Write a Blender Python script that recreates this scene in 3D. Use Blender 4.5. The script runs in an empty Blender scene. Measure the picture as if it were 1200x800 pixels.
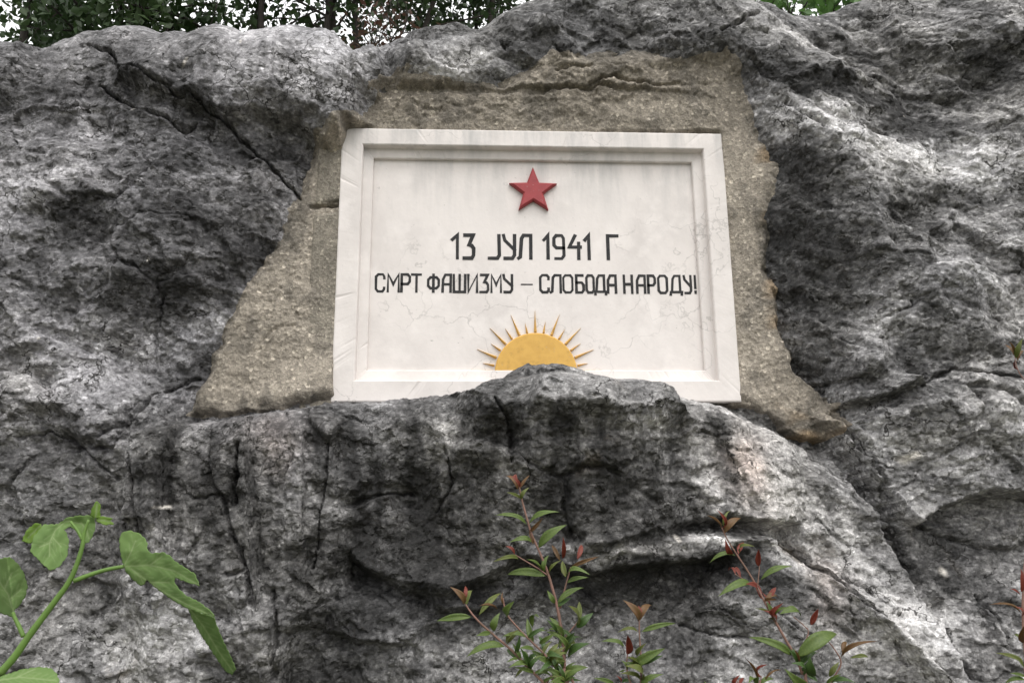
import bpy, bmesh, math, random
import numpy as np
from mathutils import Vector, Matrix
from mathutils.geometry import delaunay_2d_cdt

# ------------------------------------------------------------------ camera, sky, sun, exposure
S = bpy.context.scene
COL = S.collection
FPX = 960.0                                  # focal length for a 1200 px wide frame
CAM = np.array([-0.195, -2.352, 1.60])
PC = 2.404                                   # height of the middle of the tablet
def basis(p, r, y):
    cy, sy, cp, sp = math.cos(y), math.sin(y), math.cos(p), math.sin(p)
    f = np.array([-sy*cp, cy*cp, sp]); rt = np.array([cy, sy, 0.0]); up = np.cross(rt, f)
    return rt*math.cos(r)+up*math.sin(r), up*math.cos(r)-rt*math.sin(r), f
RT, UP, FW = basis(math.radians(13.22), math.radians(-0.51), math.radians(-2.89))
cd = bpy.data.cameras.new('camera'); cam = bpy.data.objects.new('camera', cd); COL.objects.link(cam)
cd.sensor_width = 36; cd.lens = 36*FPX/1200; cd.clip_start = 0.02; cd.clip_end = 1000
cam.matrix_world = Matrix([[RT[0], UP[0], -FW[0], CAM[0]], [RT[1], UP[1], -FW[1], CAM[1]], [RT[2], UP[2], -FW[2], CAM[2]], [0, 0, 0, 1]])
S.camera = cam

SUN_EL, SUN_AZ = math.radians(58), math.radians(158)      # azimuth from +Y, clockwise: behind the camera, to its right
w = bpy.data.worlds.new('World'); S.world = w; w.use_nodes = True
nt = w.node_tree; bg = nt.nodes['Background']
sky = nt.nodes.new('ShaderNodeTexSky'); sky.sky_type = 'NISHITA'; sky.sun_disc = False
sky.sun_elevation = SUN_EL; sky.sun_rotation = SUN_AZ; sky.air_density = 1.0; sky.dust_density = 6.0; sky.ozone_density = 1.0
hs = nt.nodes.new('ShaderNodeHueSaturation'); hs.inputs['Saturation'].default_value = 0.12     # overcast: cloud takes the blue out
nt.links.new(sky.outputs[0], hs.inputs['Color']); 
# even cloud cover, brighter overhead than at the horizon (standard overcast sky)
tc = nt.nodes.new('ShaderNodeTexCoord'); sxyz = nt.nodes.new('ShaderNodeSeparateXYZ'); nt.links.new(tc.outputs['Generated'], sxyz.inputs[0])
mr = nt.nodes.new('ShaderNodeMapRange'); mr.inputs['From Min'].default_value = 0; mr.inputs['To Min'].default_value = 4.2; mr.inputs['To Max'].default_value = 8.4; nt.links.new(sxyz.outputs['Z'], mr.inputs['Value'])
mxs = nt.nodes.new('ShaderNodeMix'); mxs.data_type = 'RGBA'; mxs.inputs[0].default_value = .72; nt.links.new(hs.outputs[0], mxs.inputs[6]); nt.links.new(mr.outputs[0], mxs.inputs[7]); nt.links.new(mxs.outputs[2], bg.inputs['Color'])
bg.inputs['Strength'].default_value = 0.15
sl = bpy.data.lights.new('sun', 'SUN'); sl.energy = 0.5; sl.angle = math.radians(40); sl.color = (1, .97, .93)
so = bpy.data.objects.new('sun', sl); COL.objects.link(so)
sd = Vector((math.sin(SUN_AZ)*math.cos(SUN_EL), math.cos(SUN_AZ)*math.cos(SUN_EL), math.sin(SUN_EL)))
so.rotation_euler = sd.to_track_quat('Z', 'Y').to_euler(); so.location = (2, -6, 9)
S.cycles.max_bounces = 5; S.cycles.diffuse_bounces = 3; S.cycles.glossy_bounces = 2; S.cycles.transmission_bounces = 3
S.view_settings.view_transform = 'Standard'; S.view_settings.look = 'None'
S.view_settings.exposure = 0.95; S.view_settings.gamma = 1.0

# ------------------------------------------------------------------ helpers
def at(u, v, Y=0.0):
    """point of the place seen at (u, v) of the 1200x800 photograph, on the upright plane y = Y"""
    d = RT*((u-600)/FPX) + UP*((400-v)/FPX) + FW
    return CAM + d*((Y-CAM[1])/d[1])
def xz(pts, h=0.0): return np.array([at(p[0], p[1], -h)[[0, 2]] for p in pts])

_rng = np.random.default_rng(5)
_perm = np.concatenate([_rng.permutation(512)]*2).astype(np.int32)
_ang = _rng.random(512)*2*np.pi; _gx = np.cos(_ang).astype(np.float32); _gy = np.sin(_ang).astype(np.float32)
def perlin(x, y, seed=0):
    x = np.asarray(x, np.float32)+seed*17.31; y = np.asarray(y, np.float32)+seed*9.77
    xf = np.floor(x); yf = np.floor(y); fx = x-xf; fy = y-yf
    xi = xf.astype(np.int32) & 511; yi = yf.astype(np.int32) & 511
    u = fx*fx*fx*(fx*(fx*6-15)+10); v = fy*fy*fy*(fy*(fy*6-15)+10)
    x1 = (xi+1) & 511; y1 = (yi+1) & 511
    def g(a, b, dx, dy):
        k = _perm[_perm[a]+b]; return _gx[k]*dx+_gy[k]*dy
    a = g(xi, yi, fx, fy); b = g(x1, yi, fx-1, fy); c = g(xi, y1, fx, fy-1); d = g(x1, y1, fx-1, fy-1)
    a = a+u*(b-a); c = c+u*(d-c)
    return (a+v*(c-a))*1.5
def fbm(x, y, o, seed=0, gain=.5, lac=2.03):
    r = 0; a = 1.0; t = 0
    for i in range(o):
        r = r+a*perlin(x, y, seed+i*3.1); t += a; a *= gain; x = x*lac; y = y*lac
    return r/t*1.4
def ridged(x, y, o, seed=0, gain=.5):
    r = 0; a = 1.0; t = 0
    for i in range(o):
        r = r+a*(1-2*np.abs(perlin(x, y, seed+i*2.7))); t += a; a *= gain; x = x*2.05; y = y*2.05
    return r/t
_g3 = _rng.normal(0, 1, (512, 3)).astype(np.float32); _g3 /= np.linalg.norm(_g3, axis=1)[:, None]
def perlin3(x, y, z, seed=0):
    x = x+np.float32(seed*17.31); y = y+np.float32(seed*5.13); z = z+np.float32(seed*9.77)
    xf, yf, zf_ = np.floor(x), np.floor(y), np.floor(z); fx, fy, fz = x-xf, y-yf, z-zf_
    xi, yi, zi = (a.astype(np.int32) & 511 for a in (xf, yf, zf_)); u, v, w_ = (t*t*(3-2*t) for t in (fx, fy, fz)); r = 0
    for i in (0, 1):
        for j in (0, 1):
            for k in (0, 1):
                h = _perm[_perm[_perm[(xi+i) & 511]+((yi+j) & 511)]+((zi+k) & 511)]; gg = _g3[h]
                r = r+(gg[..., 0]*(fx-i)+gg[..., 1]*(fy-j)+gg[..., 2]*(fz-k))*(u if i else 1-u)*(v if j else 1-v)*(w_ if k else 1-w_)
    return r*1.6
def fbm3(x, y, z, o, seed=0, gain=.5, ridge=False):
    r = 0; a = 1.0; t = 0
    for i in range(o):
        n_ = perlin3(x, y, z, seed+i*3.1); r = r+a*((1-2*np.abs(n_)) if ridge else n_); t += a; a *= gain; x = x*2.03; y = y*2.03; z = z*2.03
    return r/t*(1 if ridge else 1.4)
def facets(x, y, seed=0, slope=1.0, step=1.0):
    """broken-rock relief: every cell of a jittered lattice is a tilted plane at its own level"""
    xi = np.floor(x).astype(np.int32); yi = np.floor(y).astype(np.int32)
    best = np.full(x.shape, 1e9, np.float32); out = np.zeros(x.shape, np.float32); sec = best.copy()
    for i in (-1, 0, 1):
        for j in (-1, 0, 1):
            cx = xi+i; cy = yi+j
            k = _perm[_perm[(cx+seed*37) & 511]+((cy+seed*91) & 511)]
            px = cx+.5+.48*_gx[k]; py = cy+.5+.48*_gy[k]
            dx = x-px; dy = y-py; d = dx*dx+dy*dy
            k2 = _perm[(k+101) & 511]; k3 = _perm[(k+233) & 511]
            val = slope*(_gx[k2]*dx+_gy[k2]*dy)+step*_gx[k3]*.5
            m = d < best
            sec = np.where(m, best, np.minimum(sec, d)); out = np.where(m, val, out); best = np.where(m, d, best)
    return out.astype(np.float32), np.sqrt(sec)-np.sqrt(best)
def tri(x, y, seed=0):
    """creased relief: heights on a lattice joined by flat triangles, so that faces are plane and edges sharp"""
    c, s_ = math.cos(seed*1.7+.4), math.sin(seed*1.7+.4); x, y = x*c-y*s_+seed*3.7, x*s_+y*c+seed*7.1
    xi = np.floor(x); yi = np.floor(y); fx = x-xi; fy = y-yi; a = xi.astype(np.int32); b = yi.astype(np.int32)
    def h(i, j): return _gx[_perm[_perm[(a+i+seed*31) & 511]+((b+j+seed*57) & 511)]]
    v0, v1, v2, v3 = h(0, 0), h(1, 0), h(0, 1), h(1, 1)
    return np.where(fx > fy, v0+(v1-v0)*fx+(v3-v1)*fy, v0+(v2-v0)*fy+(v3-v2)*fx).astype(np.float32)
def sstep(a, b, x):
    t = np.clip((x-a)/(b-a), 0, 1); return t*t*(3-2*t)
def sdist(P, X, Z, closed=True):
    """distance to polyline P (N,2), positive inside when closed; also the index of the nearest edge"""
    n = len(P); best = np.full(X.shape, 1e9, np.float32); idx = np.zeros(X.shape, np.int32); ins = np.zeros(X.shape, bool)
    for i in range(n if closed else n-1):
        a = P[i]; b = P[(i+1) % n]; e = b-a; wx = X-a[0]; wz = Z-a[1]
        t = np.clip((wx*e[0]+wz*e[1])/max(e@e, 1e-12), 0, 1)
        d = (wx-e[0]*t)**2+(wz-e[1]*t)**2
        m = d < best; best = np.where(m, d, best); idx = np.where(m, i, idx)
        if closed and a[1] != b[1]:
            c = ((a[1] > Z) != (b[1] > Z)) & (X < e[0]*(Z-a[1])/(b[1]-a[1])+a[0]); ins ^= c
    d = np.sqrt(best)
    return (np.where(ins, d, -d) if closed else d), idx
def tps(pts, vals, X, Z):
    n = len(pts); D = np.linalg.norm(pts[:, None]-pts[None], axis=2)
    K = np.where(D > 0, D*D*np.log(D+1e-12), 0)+np.eye(n)*.01
    P = np.c_[np.ones(n), pts]; A = np.block([[K, P], [P.T, np.zeros((3, 3))]])
    c = np.linalg.solve(A, np.r_[vals, 0, 0, 0])
    r = (c[n]+c[n+1]*X+c[n+2]*Z).astype(np.float32)
    for i in range(n):
        d2 = ((X-pts[i, 0])**2+(Z-pts[i, 1])**2+1e-12).astype(np.float32); r += np.float32(c[i]*.5)*d2*np.log(d2)
    return r
def axis(lo, hi, step, a, b, na, nb):
    """dense between lo and hi, widening steps out to a and b"""
    mid = np.arange(lo, hi, step)
    l = lo-(lo-a)*np.linspace(0, 1, na+1)[1:]**2.2; h = mid[-1]+(b-mid[-1])*np.linspace(0, 1, nb+1)[1:]**2.2
    return np.r_[l[::-1], mid, h]
def link(o, parent=None):
    COL.objects.link(o)
    if parent: o.parent = parent
    return o
def tag(o, label, cat, group=None):
    o['label'] = label; o['category'] = cat
    if group: o['group'] = group
    return o
def empty(name, loc): o = bpy.data.objects.new(name, None); o.location = loc; o.empty_display_size = .1; return link(o)
def child(name, me, parent):
    """a part whose mesh is in world coordinates, under a thing that stands somewhere"""
    o = link(bpy.data.objects.new(name, me), parent)
    o.matrix_parent_inverse = Matrix.Translation(-parent.location) if parent.parent is None else Matrix()
    return o
def pymesh(name, verts, faces, mat, smooth=True):
    me = bpy.data.meshes.new(name); me.from_pydata([tuple(map(float, v)) for v in verts], [], [tuple(map(int, f)) for f in faces]); me.update()
    if smooth: me.shade_smooth()
    if mat: me.materials.append(mat)
    return me
def gridmesh(name, P, mat, rgb=None):
    """P (rows, cols, 3) -> quad sheet with an optional colour per vertex"""
    r, c = P.shape[:2]; me = bpy.data.meshes.new(name)
    me.vertices.add(r*c); me.vertices.foreach_set('co', np.ascontiguousarray(P, np.float32).ravel())
    i = (np.arange(r-1)[:, None]*c+np.arange(c-1)[None]).ravel()
    q = np.stack([i, i+1, i+c+1, i+c], 1).astype(np.int32); n = len(q)
    me.loops.add(n*4); me.loops.foreach_set('vertex_index', q.ravel())
    me.polygons.add(n); me.polygons.foreach_set('loop_start', np.arange(n, dtype=np.int32)*4)
    me.update(calc_edges=True); me.shade_smooth()
    if rgb is not None:
        ca = me.color_attributes.new('tone', 'FLOAT_COLOR', 'POINT')
        ca.data.foreach_set('color', np.concatenate([rgb, np.ones(rgb.shape[:2]+(1,))], 2).astype(np.float32).ravel())
    me.materials.append(mat); return me

# ------------------------------------------------------------------ materials
class Mat:
    def __init__(s, name, rough=.8):
        s.m = bpy.data.materials.new(name); s.m.use_nodes = True; s.t = s.m.node_tree
        s.b = s.t.nodes['Principled BSDF']; s.b.inputs['Roughness'].default_value = rough; s.b.inputs['Specular IOR Level'].default_value = .3
        s.co = s.n('ShaderNodeTexCoord').outputs['Object']
    def n(s, t, **k):
        o = s.t.nodes.new(t)
        for a, v in k.items(): setattr(o, a, v)
        return o
    def l(s, a, b): s.t.links.new(a, b)
    def noise(s, scale, detail=4, rough=.6, vec=None, dist=0):
        o = s.n('ShaderNodeTexNoise'); o.inputs['Scale'].default_value = scale; o.inputs['Detail'].default_value = detail
        o.inputs['Roughness'].default_value = rough; o.inputs['Distortion'].default_value = dist; s.l(vec or s.co, o.inputs['Vector']); return o.outputs['Fac']
    def ramp(s, fac, stops):
        o = s.n('ShaderNodeValToRGB'); e = o.color_ramp.elements
        while len(e) < len(stops): e.new(.5)
        for x, (p, c) in zip(e, stops): x.position = p; x.color = (c, c, c, 1) if isinstance(c, (int, float)) else (*c, 1)
        s.l(fac, o.inputs[0]); return o.outputs[0]
    def mix(s, a, b, fac=1.0, mode='MIX'):
        o = s.n('ShaderNodeMix', data_type='RGBA', blend_type=mode)
        for v, i in ((fac, 0), (a, 6), (b, 7)):
            if hasattr(v, 'links'): s.l(v, o.inputs[i])
            elif i == 0: o.inputs[0].default_value = v
            else: o.inputs[i].default_value = (*v, 1)
        return o.outputs[2]
    def bump(s, h, strength, dist, prev=None):
        o = s.n('ShaderNodeBump'); o.inputs['Strength'].default_value = strength; o.inputs['Distance'].default_value = dist
        s.l(h, o.inputs['Height'])
        if prev: s.l(prev, o.inputs['Normal'])
        return o.outputs[0]
    def done(s, col, nrm=None):
        if hasattr(col, 'links'): s.l(col, s.b.inputs['Base Color'])
        else: s.b.inputs['Base Color'].default_value = (*col, 1)
        if nrm: s.l(nrm, s.b.inputs['Normal'])
        return s.m

def m_rock():
    m = Mat('limestone', .82); a = m.n('ShaderNodeVertexColor', layer_name='tone').outputs['Color']
    n1 = m.noise(105, 3, .74); n2 = m.noise(380, 2, .75)
    # small chipped facets: each cell of a warped lattice is a plane with its own tilt and shade
    nz = m.n('ShaderNodeTexNoise'); nz.inputs['Scale'].default_value = 45; nz.inputs['Detail'].default_value = 2; m.l(m.co, nz.inputs['Vector'])
    mp = m.n('ShaderNodeVectorMath', operation='MULTIPLY_ADD'); m.l(nz.outputs['Color'], mp.inputs[0]); mp.inputs[1].default_value = (.016, .016, .016); m.l(m.co, mp.inputs[2])
    def chips(scale, gain, prev):
        sc = m.n('ShaderNodeVectorMath', operation='MULTIPLY'); m.l(mp.outputs[0], sc.inputs[0]); sc.inputs[1].default_value = (.75, 1, 1.25)
        v = m.n('ShaderNodeTexVoronoi'); v.inputs['Scale'].default_value = scale; m.l(sc.outputs[0], v.inputs['Vector'])
        d = m.n('ShaderNodeVectorMath', operation='SUBTRACT'); m.l(sc.outputs[0], d.inputs[0]); m.l(v.outputs['Position'], d.inputs[1])
        c = m.n('ShaderNodeVectorMath', operation='SUBTRACT'); m.l(v.outputs['Color'], c.inputs[0]); c.inputs[1].default_value = (.5, .5, .5)
        p = m.n('ShaderNodeVectorMath', operation='DOT_PRODUCT'); m.l(d.outputs[0], p.inputs[0]); m.l(c.outputs[0], p.inputs[1])
        return v, m.bump(p.outputs['Value'], 1.0, gain, prev)
    v1, b1 = chips(42, .85, None); v2, b2 = chips(115, .8, b1)
    f = m.ramp(n1, [(.34, .68), (.46, .92), (.55, 1.06), (.62, 1.25), (.72, 1.6)])
    g = m.ramp(n2, [(.3, .72), (.7, 1.28)])
    k = m.ramp(v2.outputs['Color'], [(.05, .70), (.5, .94), (.78, 1.10), (.93, 1.9)]); k2 = m.ramp(v1.outputs['Color'], [(.1, .78), (.6, 1.02), (.95, 1.4)])
    c = m.mix(m.mix(a, f, 1, 'MULTIPLY'), g, 1, 'MULTIPLY'); c = m.mix(m.mix(c, k, .85, 'MULTIPLY'), k2, .8, 'MULTIPLY')
    # hair cracks with dirt in them
    def lines(scale, seed, wide, lo):
        o = m.n('ShaderNodeVectorMath', operation='MULTIPLY_ADD'); m.l(nz.outputs['Color'], o.inputs[0]); o.inputs[1].default_value = (.05, .05, .05); m.l(m.co, o.inputs[2])
        a2 = m.n('ShaderNodeVectorMath', operation='MULTIPLY_ADD'); m.l(o.outputs[0], a2.inputs[0]); a2.inputs[1].default_value = (.8, 1, 1.1); a2.inputs[2].default_value = (seed, seed*2, seed*3)
        v = m.n('ShaderNodeTexVoronoi', feature='DISTANCE_TO_EDGE'); v.inputs['Scale'].default_value = scale; m.l(a2.outputs[0], v.inputs['Vector'])
        k_ = m.ramp(v.outputs['Distance'], [(0, 1), (wide*.5, .8), (wide, 0)]); q_ = m.n('ShaderNodeMath', operation='MULTIPLY'); m.l(k_, q_.inputs[0]); m.l(m.ramp(m.noise(3.0+seed, 3), [(lo, 0), (lo+.06, 1)]), q_.inputs[1]); return q_.outputs[0]
    k1 = lines(7.5, .7, .016, .49)
    c = m.mix(c, (.022, .02, .018), k1)
    return m.done(c, m.bump(k1, -1, .006, m.bump(n2, .45, .0016, m.bump(n1, .5, .005, b2))))
def m_mortar():
    m = Mat('mortar', .95); a = m.n('ShaderNodeVertexColor', layer_name='tone').outputs['Color']
    n1 = m.noise(240, 5, .75); n2 = m.noise(90, 3, .6)
    v = m.n('ShaderNodeTexVoronoi'); v.inputs['Scale'].default_value = 120; m.l(m.co, v.inputs['Vector'])
    grain = m.ramp(v.outputs['Color'], [(.0, .5), (.45, .9), (.8, 1.12), (.9, 1.9)])
    c = m.mix(m.mix(a, m.ramp(n1, [(.3, .6), (.5, 1), (.7, 1.4)]), 1, 'MULTIPLY'), grain, .8, 'MULTIPLY')
    return m.done(c, m.bump(v.outputs['Distance'], .5, .0035, m.bump(n1, .7, .005, m.bump(n2, .4, .006))))
def m_white(panel):
    m = Mat('white_render_panel' if panel else 'white_render_frame', .75)
    base = m.mix((.695, .65, .62), (.60, .56, .535), m.ramp(m.noise(5, 5, .65), [(.42, 0), (.7, 1)]))
    base = m.mix(base, (.75, .705, .675), m.ramp(m.noise(9, 4), [(.52, 0), (.7, .8)]))
    # grey weathering that runs down from the top rail
    mp = m.n('ShaderNodeMapping'); mp.inputs['Scale'].default_value = (14, 14, 2.2); m.l(m.co, mp.inputs[0])
    st = m.ramp(m.noise(1, 5, .65, vec=mp.outputs[0]), [(.44, 0), (.66, 1)])
    sx = m.n('ShaderNodeSeparateXYZ'); m.l(m.co, sx.inputs[0])
    mr = m.n('ShaderNodeMapRange'); mr.inputs['From Min'].default_value = .1 if panel else .25; mr.inputs['From Max'].default_value = .45; m.l(sx.outputs['Z'], mr.inputs['Value'])
    mu = m.n('ShaderNodeMath', operation='MULTIPLY'); m.l(st, mu.inputs[0]); m.l(mr.outputs[0], mu.inputs[1])
    base = m.mix(base, (.42, .41, .40), mu.outputs[0])
    # hair cracks in a few patches and specks of dirt
    wv = m.n('ShaderNodeTexVoronoi', feature='DISTANCE_TO_EDGE'); wv.inputs['Scale'].default_value = 5.5
    nz = m.n('ShaderNodeTexNoise'); nz.inputs['Scale'].default_value = 9; nz.inputs['Detail'].default_value = 5; m.l(m.co, nz.inputs['Vector'])
    vm = m.n('ShaderNodeMix', data_type='RGBA', blend_type='LINEAR_LIGHT'); vm.inputs[0].default_value = .12; m.l(m.co, vm.inputs[6]); m.l(nz.outputs['Color'], vm.inputs[7]); m.l(vm.outputs[2], wv.inputs['Vector'])
    ck = m.ramp(wv.outputs['Distance'], [(.0, 1), (.006, .7), (.014, 0)])
    cm = m.n('ShaderNodeMath', operation='MULTIPLY'); m.l(ck, cm.inputs[0]); m.l(m.ramp(m.noise(3.2, 3), [(.5, 0), (.6, .55)]), cm.inputs[1])
    base = m.mix(base, (.36, .34, .32), cm.outputs[0])
    sp = m.ramp(m.noise(75, 3, .7), [(.69, 0), (.75, .8)])
    base = m.mix(base, (.33, .31, .29), sp)
    nb = m.noise(60, 5, .6)
    return m.done(base, m.bump(sp, -.25, .002, m.bump(nb, .25, .003)))
def m_paint(name, col, var, rough=.55):
    m = Mat(name, rough); n = m.noise(45, 4)
    c_ = m.mix(col, var, m.ramp(n, [(.4, 0), (.7, 1)])); c_ = m.mix(c_, tuple(.35*a+.22 for a in col), m.ramp(m.noise(130, 5, .7), [(.63, 0), (.70, .7)])); c_ = m.mix(c_, tuple(.55*a for a in col), m.ramp(m.noise(28, 5, .7), [(.56, 0), (.74, .6)]))
    return m.done(c_, m.bump(m.noise(180, 3), .15, .001))
def m_leaf(name, c1, c2, c3, trans=.35, rough=.42, scale=30, veins=False):
    m = Mat(name, rough); n = m.noise(scale, 4)
    c = m.mix(c1, c2, m.ramp(n, [(.35, 0), (.65, 1)]))
    c = m.mix(c, c3, m.ramp(m.noise(scale*.4, 2), [(.55, 0), (.75, .8)]))
    if veins:
        a = m.n('ShaderNodeVertexColor', layer_name='tone').outputs['Color']
        c = m.mix(c, (.27, .35, .16), a)
    m.b.inputs['Specular IOR Level'].default_value = .2 if veins else .4
    m.done(c, m.bump(m.noise(scale*6, 3), .25, .001))
    tr = m.n('ShaderNodeBsdfTranslucent'); m.l(c, tr.inputs['Color']); mx = m.n('ShaderNodeMixShader'); mx.inputs[0].default_value = trans
    m.l(m.b.outputs[0], mx.inputs[1]); m.l(tr.outputs[0], mx.inputs[2]); m.l(mx.outputs[0], m.t.nodes['Material Output'].inputs['Surface'])
    return m.m
def m_simple(name, c1, c2, scale, rough=.85, bump=.5, dist=.01):
    m = Mat(name, rough); n = m.noise(scale, 5)
    return m.done(m.mix(c1, c2, m.ramp(n, [(.35, 0), (.65, 1)])), m.bump(n, bump, dist))
ROCK, MORTAR = m_rock(), m_mortar()

# ------------------------------------------------------------------ ground and hillside
GND = m_simple('soil', (.09, .075, .055), (.05, .065, .03), 6)
xs = np.linspace(-150, 150, 90); X, Y = np.meshgrid(xs, xs)
g = link(bpy.data.objects.new('ground', gridmesh('ground', np.stack([X, Y, .03*fbm(X*.5, Y*.5, 3)-.02], 2), GND))); g['kind'] = 'structure'
xs = np.linspace(-25, 25, 110); ys = np.linspace(.5, 45, 120); X, Y = np.meshgrid(xs, ys)
Z = 3.0*sstep(.6, 2.2, Y)+.28*np.clip(Y-2.0, 0, 100)+.12*fbm(X, Y, 4); Z = Z*sstep(25, 15, np.abs(X))-.15
g = link(bpy.data.objects.new('hillside', gridmesh('hillside', np.stack([X, Y, Z], 2), GND))); g['kind'] = 'structure'

# ------------------------------------------------------------------ the rock face
xs = axis(-1.85, 1.85, .0036, -7, 7, 46, 46); ss = axis(1.02, 3.72, .0036, -.3, 7.2, 26, 60)
X, Z = np.meshgrid(xs.astype(np.float32), ss.astype(np.float32))
# coordinates bent by noise so that no authored edge runs straight
WX = X+.015*fbm(X*7, Z*7, 4, 1)+.004*fbm(X*55, Z*55, 2, 11); WZ = Z+.015*fbm(X*7, Z*7, 4, 2)+.004*fbm(X*55, Z*55, 2, 12)

CTRL = [  # (u, v, how far the rock stands out from the tablet's face)
 (-300,60,.10),(-300,400,.18),(-300,750,.15),(1500,60,.1),(1500,400,.22),(1500,750,.15),(600,1200,.1),(0,1200,.12),(1200,1200,.14),
 (20,80,.07),(120,60,.09),(230,60,.09),(330,70,.10),(395,100,.04),(60,200,.12),(180,200,.13),(290,190,.06),(340,180,.0),
 (40,320,.14),(150,320,.15),(240,320,.10),(300,330,.03),(60,450,.13),(160,450,.11),(225,450,.03),(380,300,.0),
 (500,60,.05),(650,30,.05),(760,30,.06),(850,80,.05),(620,130,.0),(620,300,.0),(620,440,.05),(480,440,.04),(780,440,.04),
 (930,60,.03),(1000,40,.05),(1120,60,.09),(940,160,.08),(1050,180,.15),(1160,200,.13),(920,300,.07),(1000,300,.14),(1130,320,.18),
 (960,420,.07),(1050,400,.15),(1160,430,.17),(960,500,.05),(1050,520,.10),(1150,530,.15),
 (220,505,.12),(330,495,.125),(430,485,.13),(560,480,.13),(700,485,.135),(860,505,.115),(80,600,.12),(80,740,.12),(220,540,.115),(250,620,.12),(220,760,.10),(330,760,.10),(430,560,.10),(430,760,.13),(560,560,.10),(600,760,.13),
 (720,560,.12),(760,740,.14),(860,540,.10),(870,720,.12),(960,580,.07),(960,760,.15),(1040,640,.04),(1080,760,.14),(1150,680,.06),(1180,770,.13)]
H = tps(xz([(c[0], c[1]) for c in CTRL], .06), np.array([c[2] for c in CTRL]), X, Z)
H = np.clip(.05+.62*(H-.05), -.12, .30)

def block(pts, dh, h=.1, wd=.03):
    """raise (or sink) a piece of the face; a third number on a point is the run-out of the edge that starts there"""
    global H
    P = xz(pts, h); ws = np.array([p[2] if len(p) > 2 else wd for p in pts], np.float32)
    m = ws.max()+.06
    r = np.where((ss > P[:, 1].min()-m) & (ss < P[:, 1].max()+m))[0]; c = np.where((xs > P[:, 0].min()-m) & (xs < P[:, 0].max()+m))[0]
    q = np.s_[r[0]:r[-1]+1, c[0]:c[-1]+1]
    d, i = sdist(P, WX[q], WZ[q]); t = np.clip(d/ws[i]*.5+.5, 0, 1); t = .7*t+.3*t*t*(3-2*t)
    H[q] += dh*t
def crack(pts, width, depth, h=.08, lift=0):
    """a fissure; lift raises the rock on its upper side a little, as where two beds have parted"""
    global H
    P = xz(pts, h); m = .12
    r = np.where((ss > P[:, 1].min()-m) & (ss < P[:, 1].max()+m))[0]; c = np.where((xs > P[:, 0].min()-m) & (xs < P[:, 0].max()+m))[0]
    q = np.s_[r[0]:r[-1]+1, c[0]:c[-1]+1]
    cx = X[q]+.007*fbm(X[q]*26, Z[q]*26, 3, 31); cz = Z[q]+.007*fbm(X[q]*26, Z[q]*26, 3, 32)
    d, i = sdist(P, cx, cz, False)
    wv = .78*width*(.55+.9*np.clip(.5+fbm(X[q]*14, Z[q]*14, 2, 33), 0, 1.3))
    H[q] -= depth*np.exp(-(d/wv)**2)
    if lift:
        P2 = P[np.argsort(P[:, 0])]; zc = np.interp(cx, P2[:, 0], P2[:, 1]); ends = sstep(P2[0, 0]-.02, P2[0, 0]+.05, cx)*sstep(P2[-1, 0]+.02, P2[-1, 0]-.05, cx)
        H[q] += lift*ends*np.where(cz > zc, np.exp(-(d/.05)**2), 0)

# the bay that was cut for the tablet
BAY = [(352,160,.10),(395,148,.06),(418,112,.05),(450,82,.06),(560,72,.06),(640,58,.06),(740,54,.06),(850,66,.05),(885,105,.05),(895,150,.04),(915,190,.08),
       (908,250,.09),(905,310,.09),(922,380,.08),(945,440,.06),(985,492,.06),(955,530,.06),(870,482,.02),(770,462,.02),(700,446,.02),(640,432,.02),(580,452,.02),(500,466,.02),(400,474,.02),(300,488,.02),(205,496,.03),(215,468,.07),(255,400,.09),(300,310,.09),(340,225,.09)]
block(BAY, -.05, .02)
H -= .13*sstep(.60, .575, np.abs(X))*sstep(.445, .415, np.abs(Z-PC))*sstep(PC-.42, PC-.38, Z)
# great lower block that carries the tablet and hides a little of its foot
block([(148,503,.014),(290,480,.014),(395,466,.014),(500,458,.014),(575,444,.012),(596,428,.012),(622,420,.014),(660,421,.016),(705,436,.018),(770,452,.018),(860,474,.02),(965,517,.05),(1012,560,.016),(1040,600,.016),(1075,680,.016),(1112,760,.03),(1140,850,.05),(1100,850,.012),(1056,760,.012),(1003,708,.012),(966,672,.014),(940,640,.012),(935,619,.012),(830,606,.014),(770,628,.014),(690,640,.016),(610,655,.02),(525,700,.02),(470,690,.016),(400,655,.03),(372,700,.12),(300,760,.2),(200,760,.2),(130,690,.10),(138,610,.02)], .095, .16)
block([(545,462,.012),(580,440,.012),(598,424,.012),(622,414,.014),(662,416,.016),(705,433,.018),(780,456,.02),(800,490,.03),(700,500,.04),(560,500,.04)], .10, .14)
block([(375,480),(560,455),(560,520),(500,560),(478,568,.01),(420,566,.01),(398,580,.02),(372,560)], .03, .22, .05)
block([(560,455),(620,430),(660,430),(690,470),(640,560),(600,620),(540,640),(530,560)], .035, .22, .06)
block([(690,455),(780,470),(790,560),(770,622,.01),(690,636,.01),(655,600)], .035, .22, .05)
block([(800,480),(890,500),(940,560),(930,612,.01),(835,602,.01),(810,560)], .03, .22, .05)
block([(280,495),(370,482),(372,560),(352,640),(330,690),(300,680),(282,600)], .03, .2, .03)
block([(165,512),(275,500),(272,600),(262,690),(200,680),(150,600)], .02, .2, .03)
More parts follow.
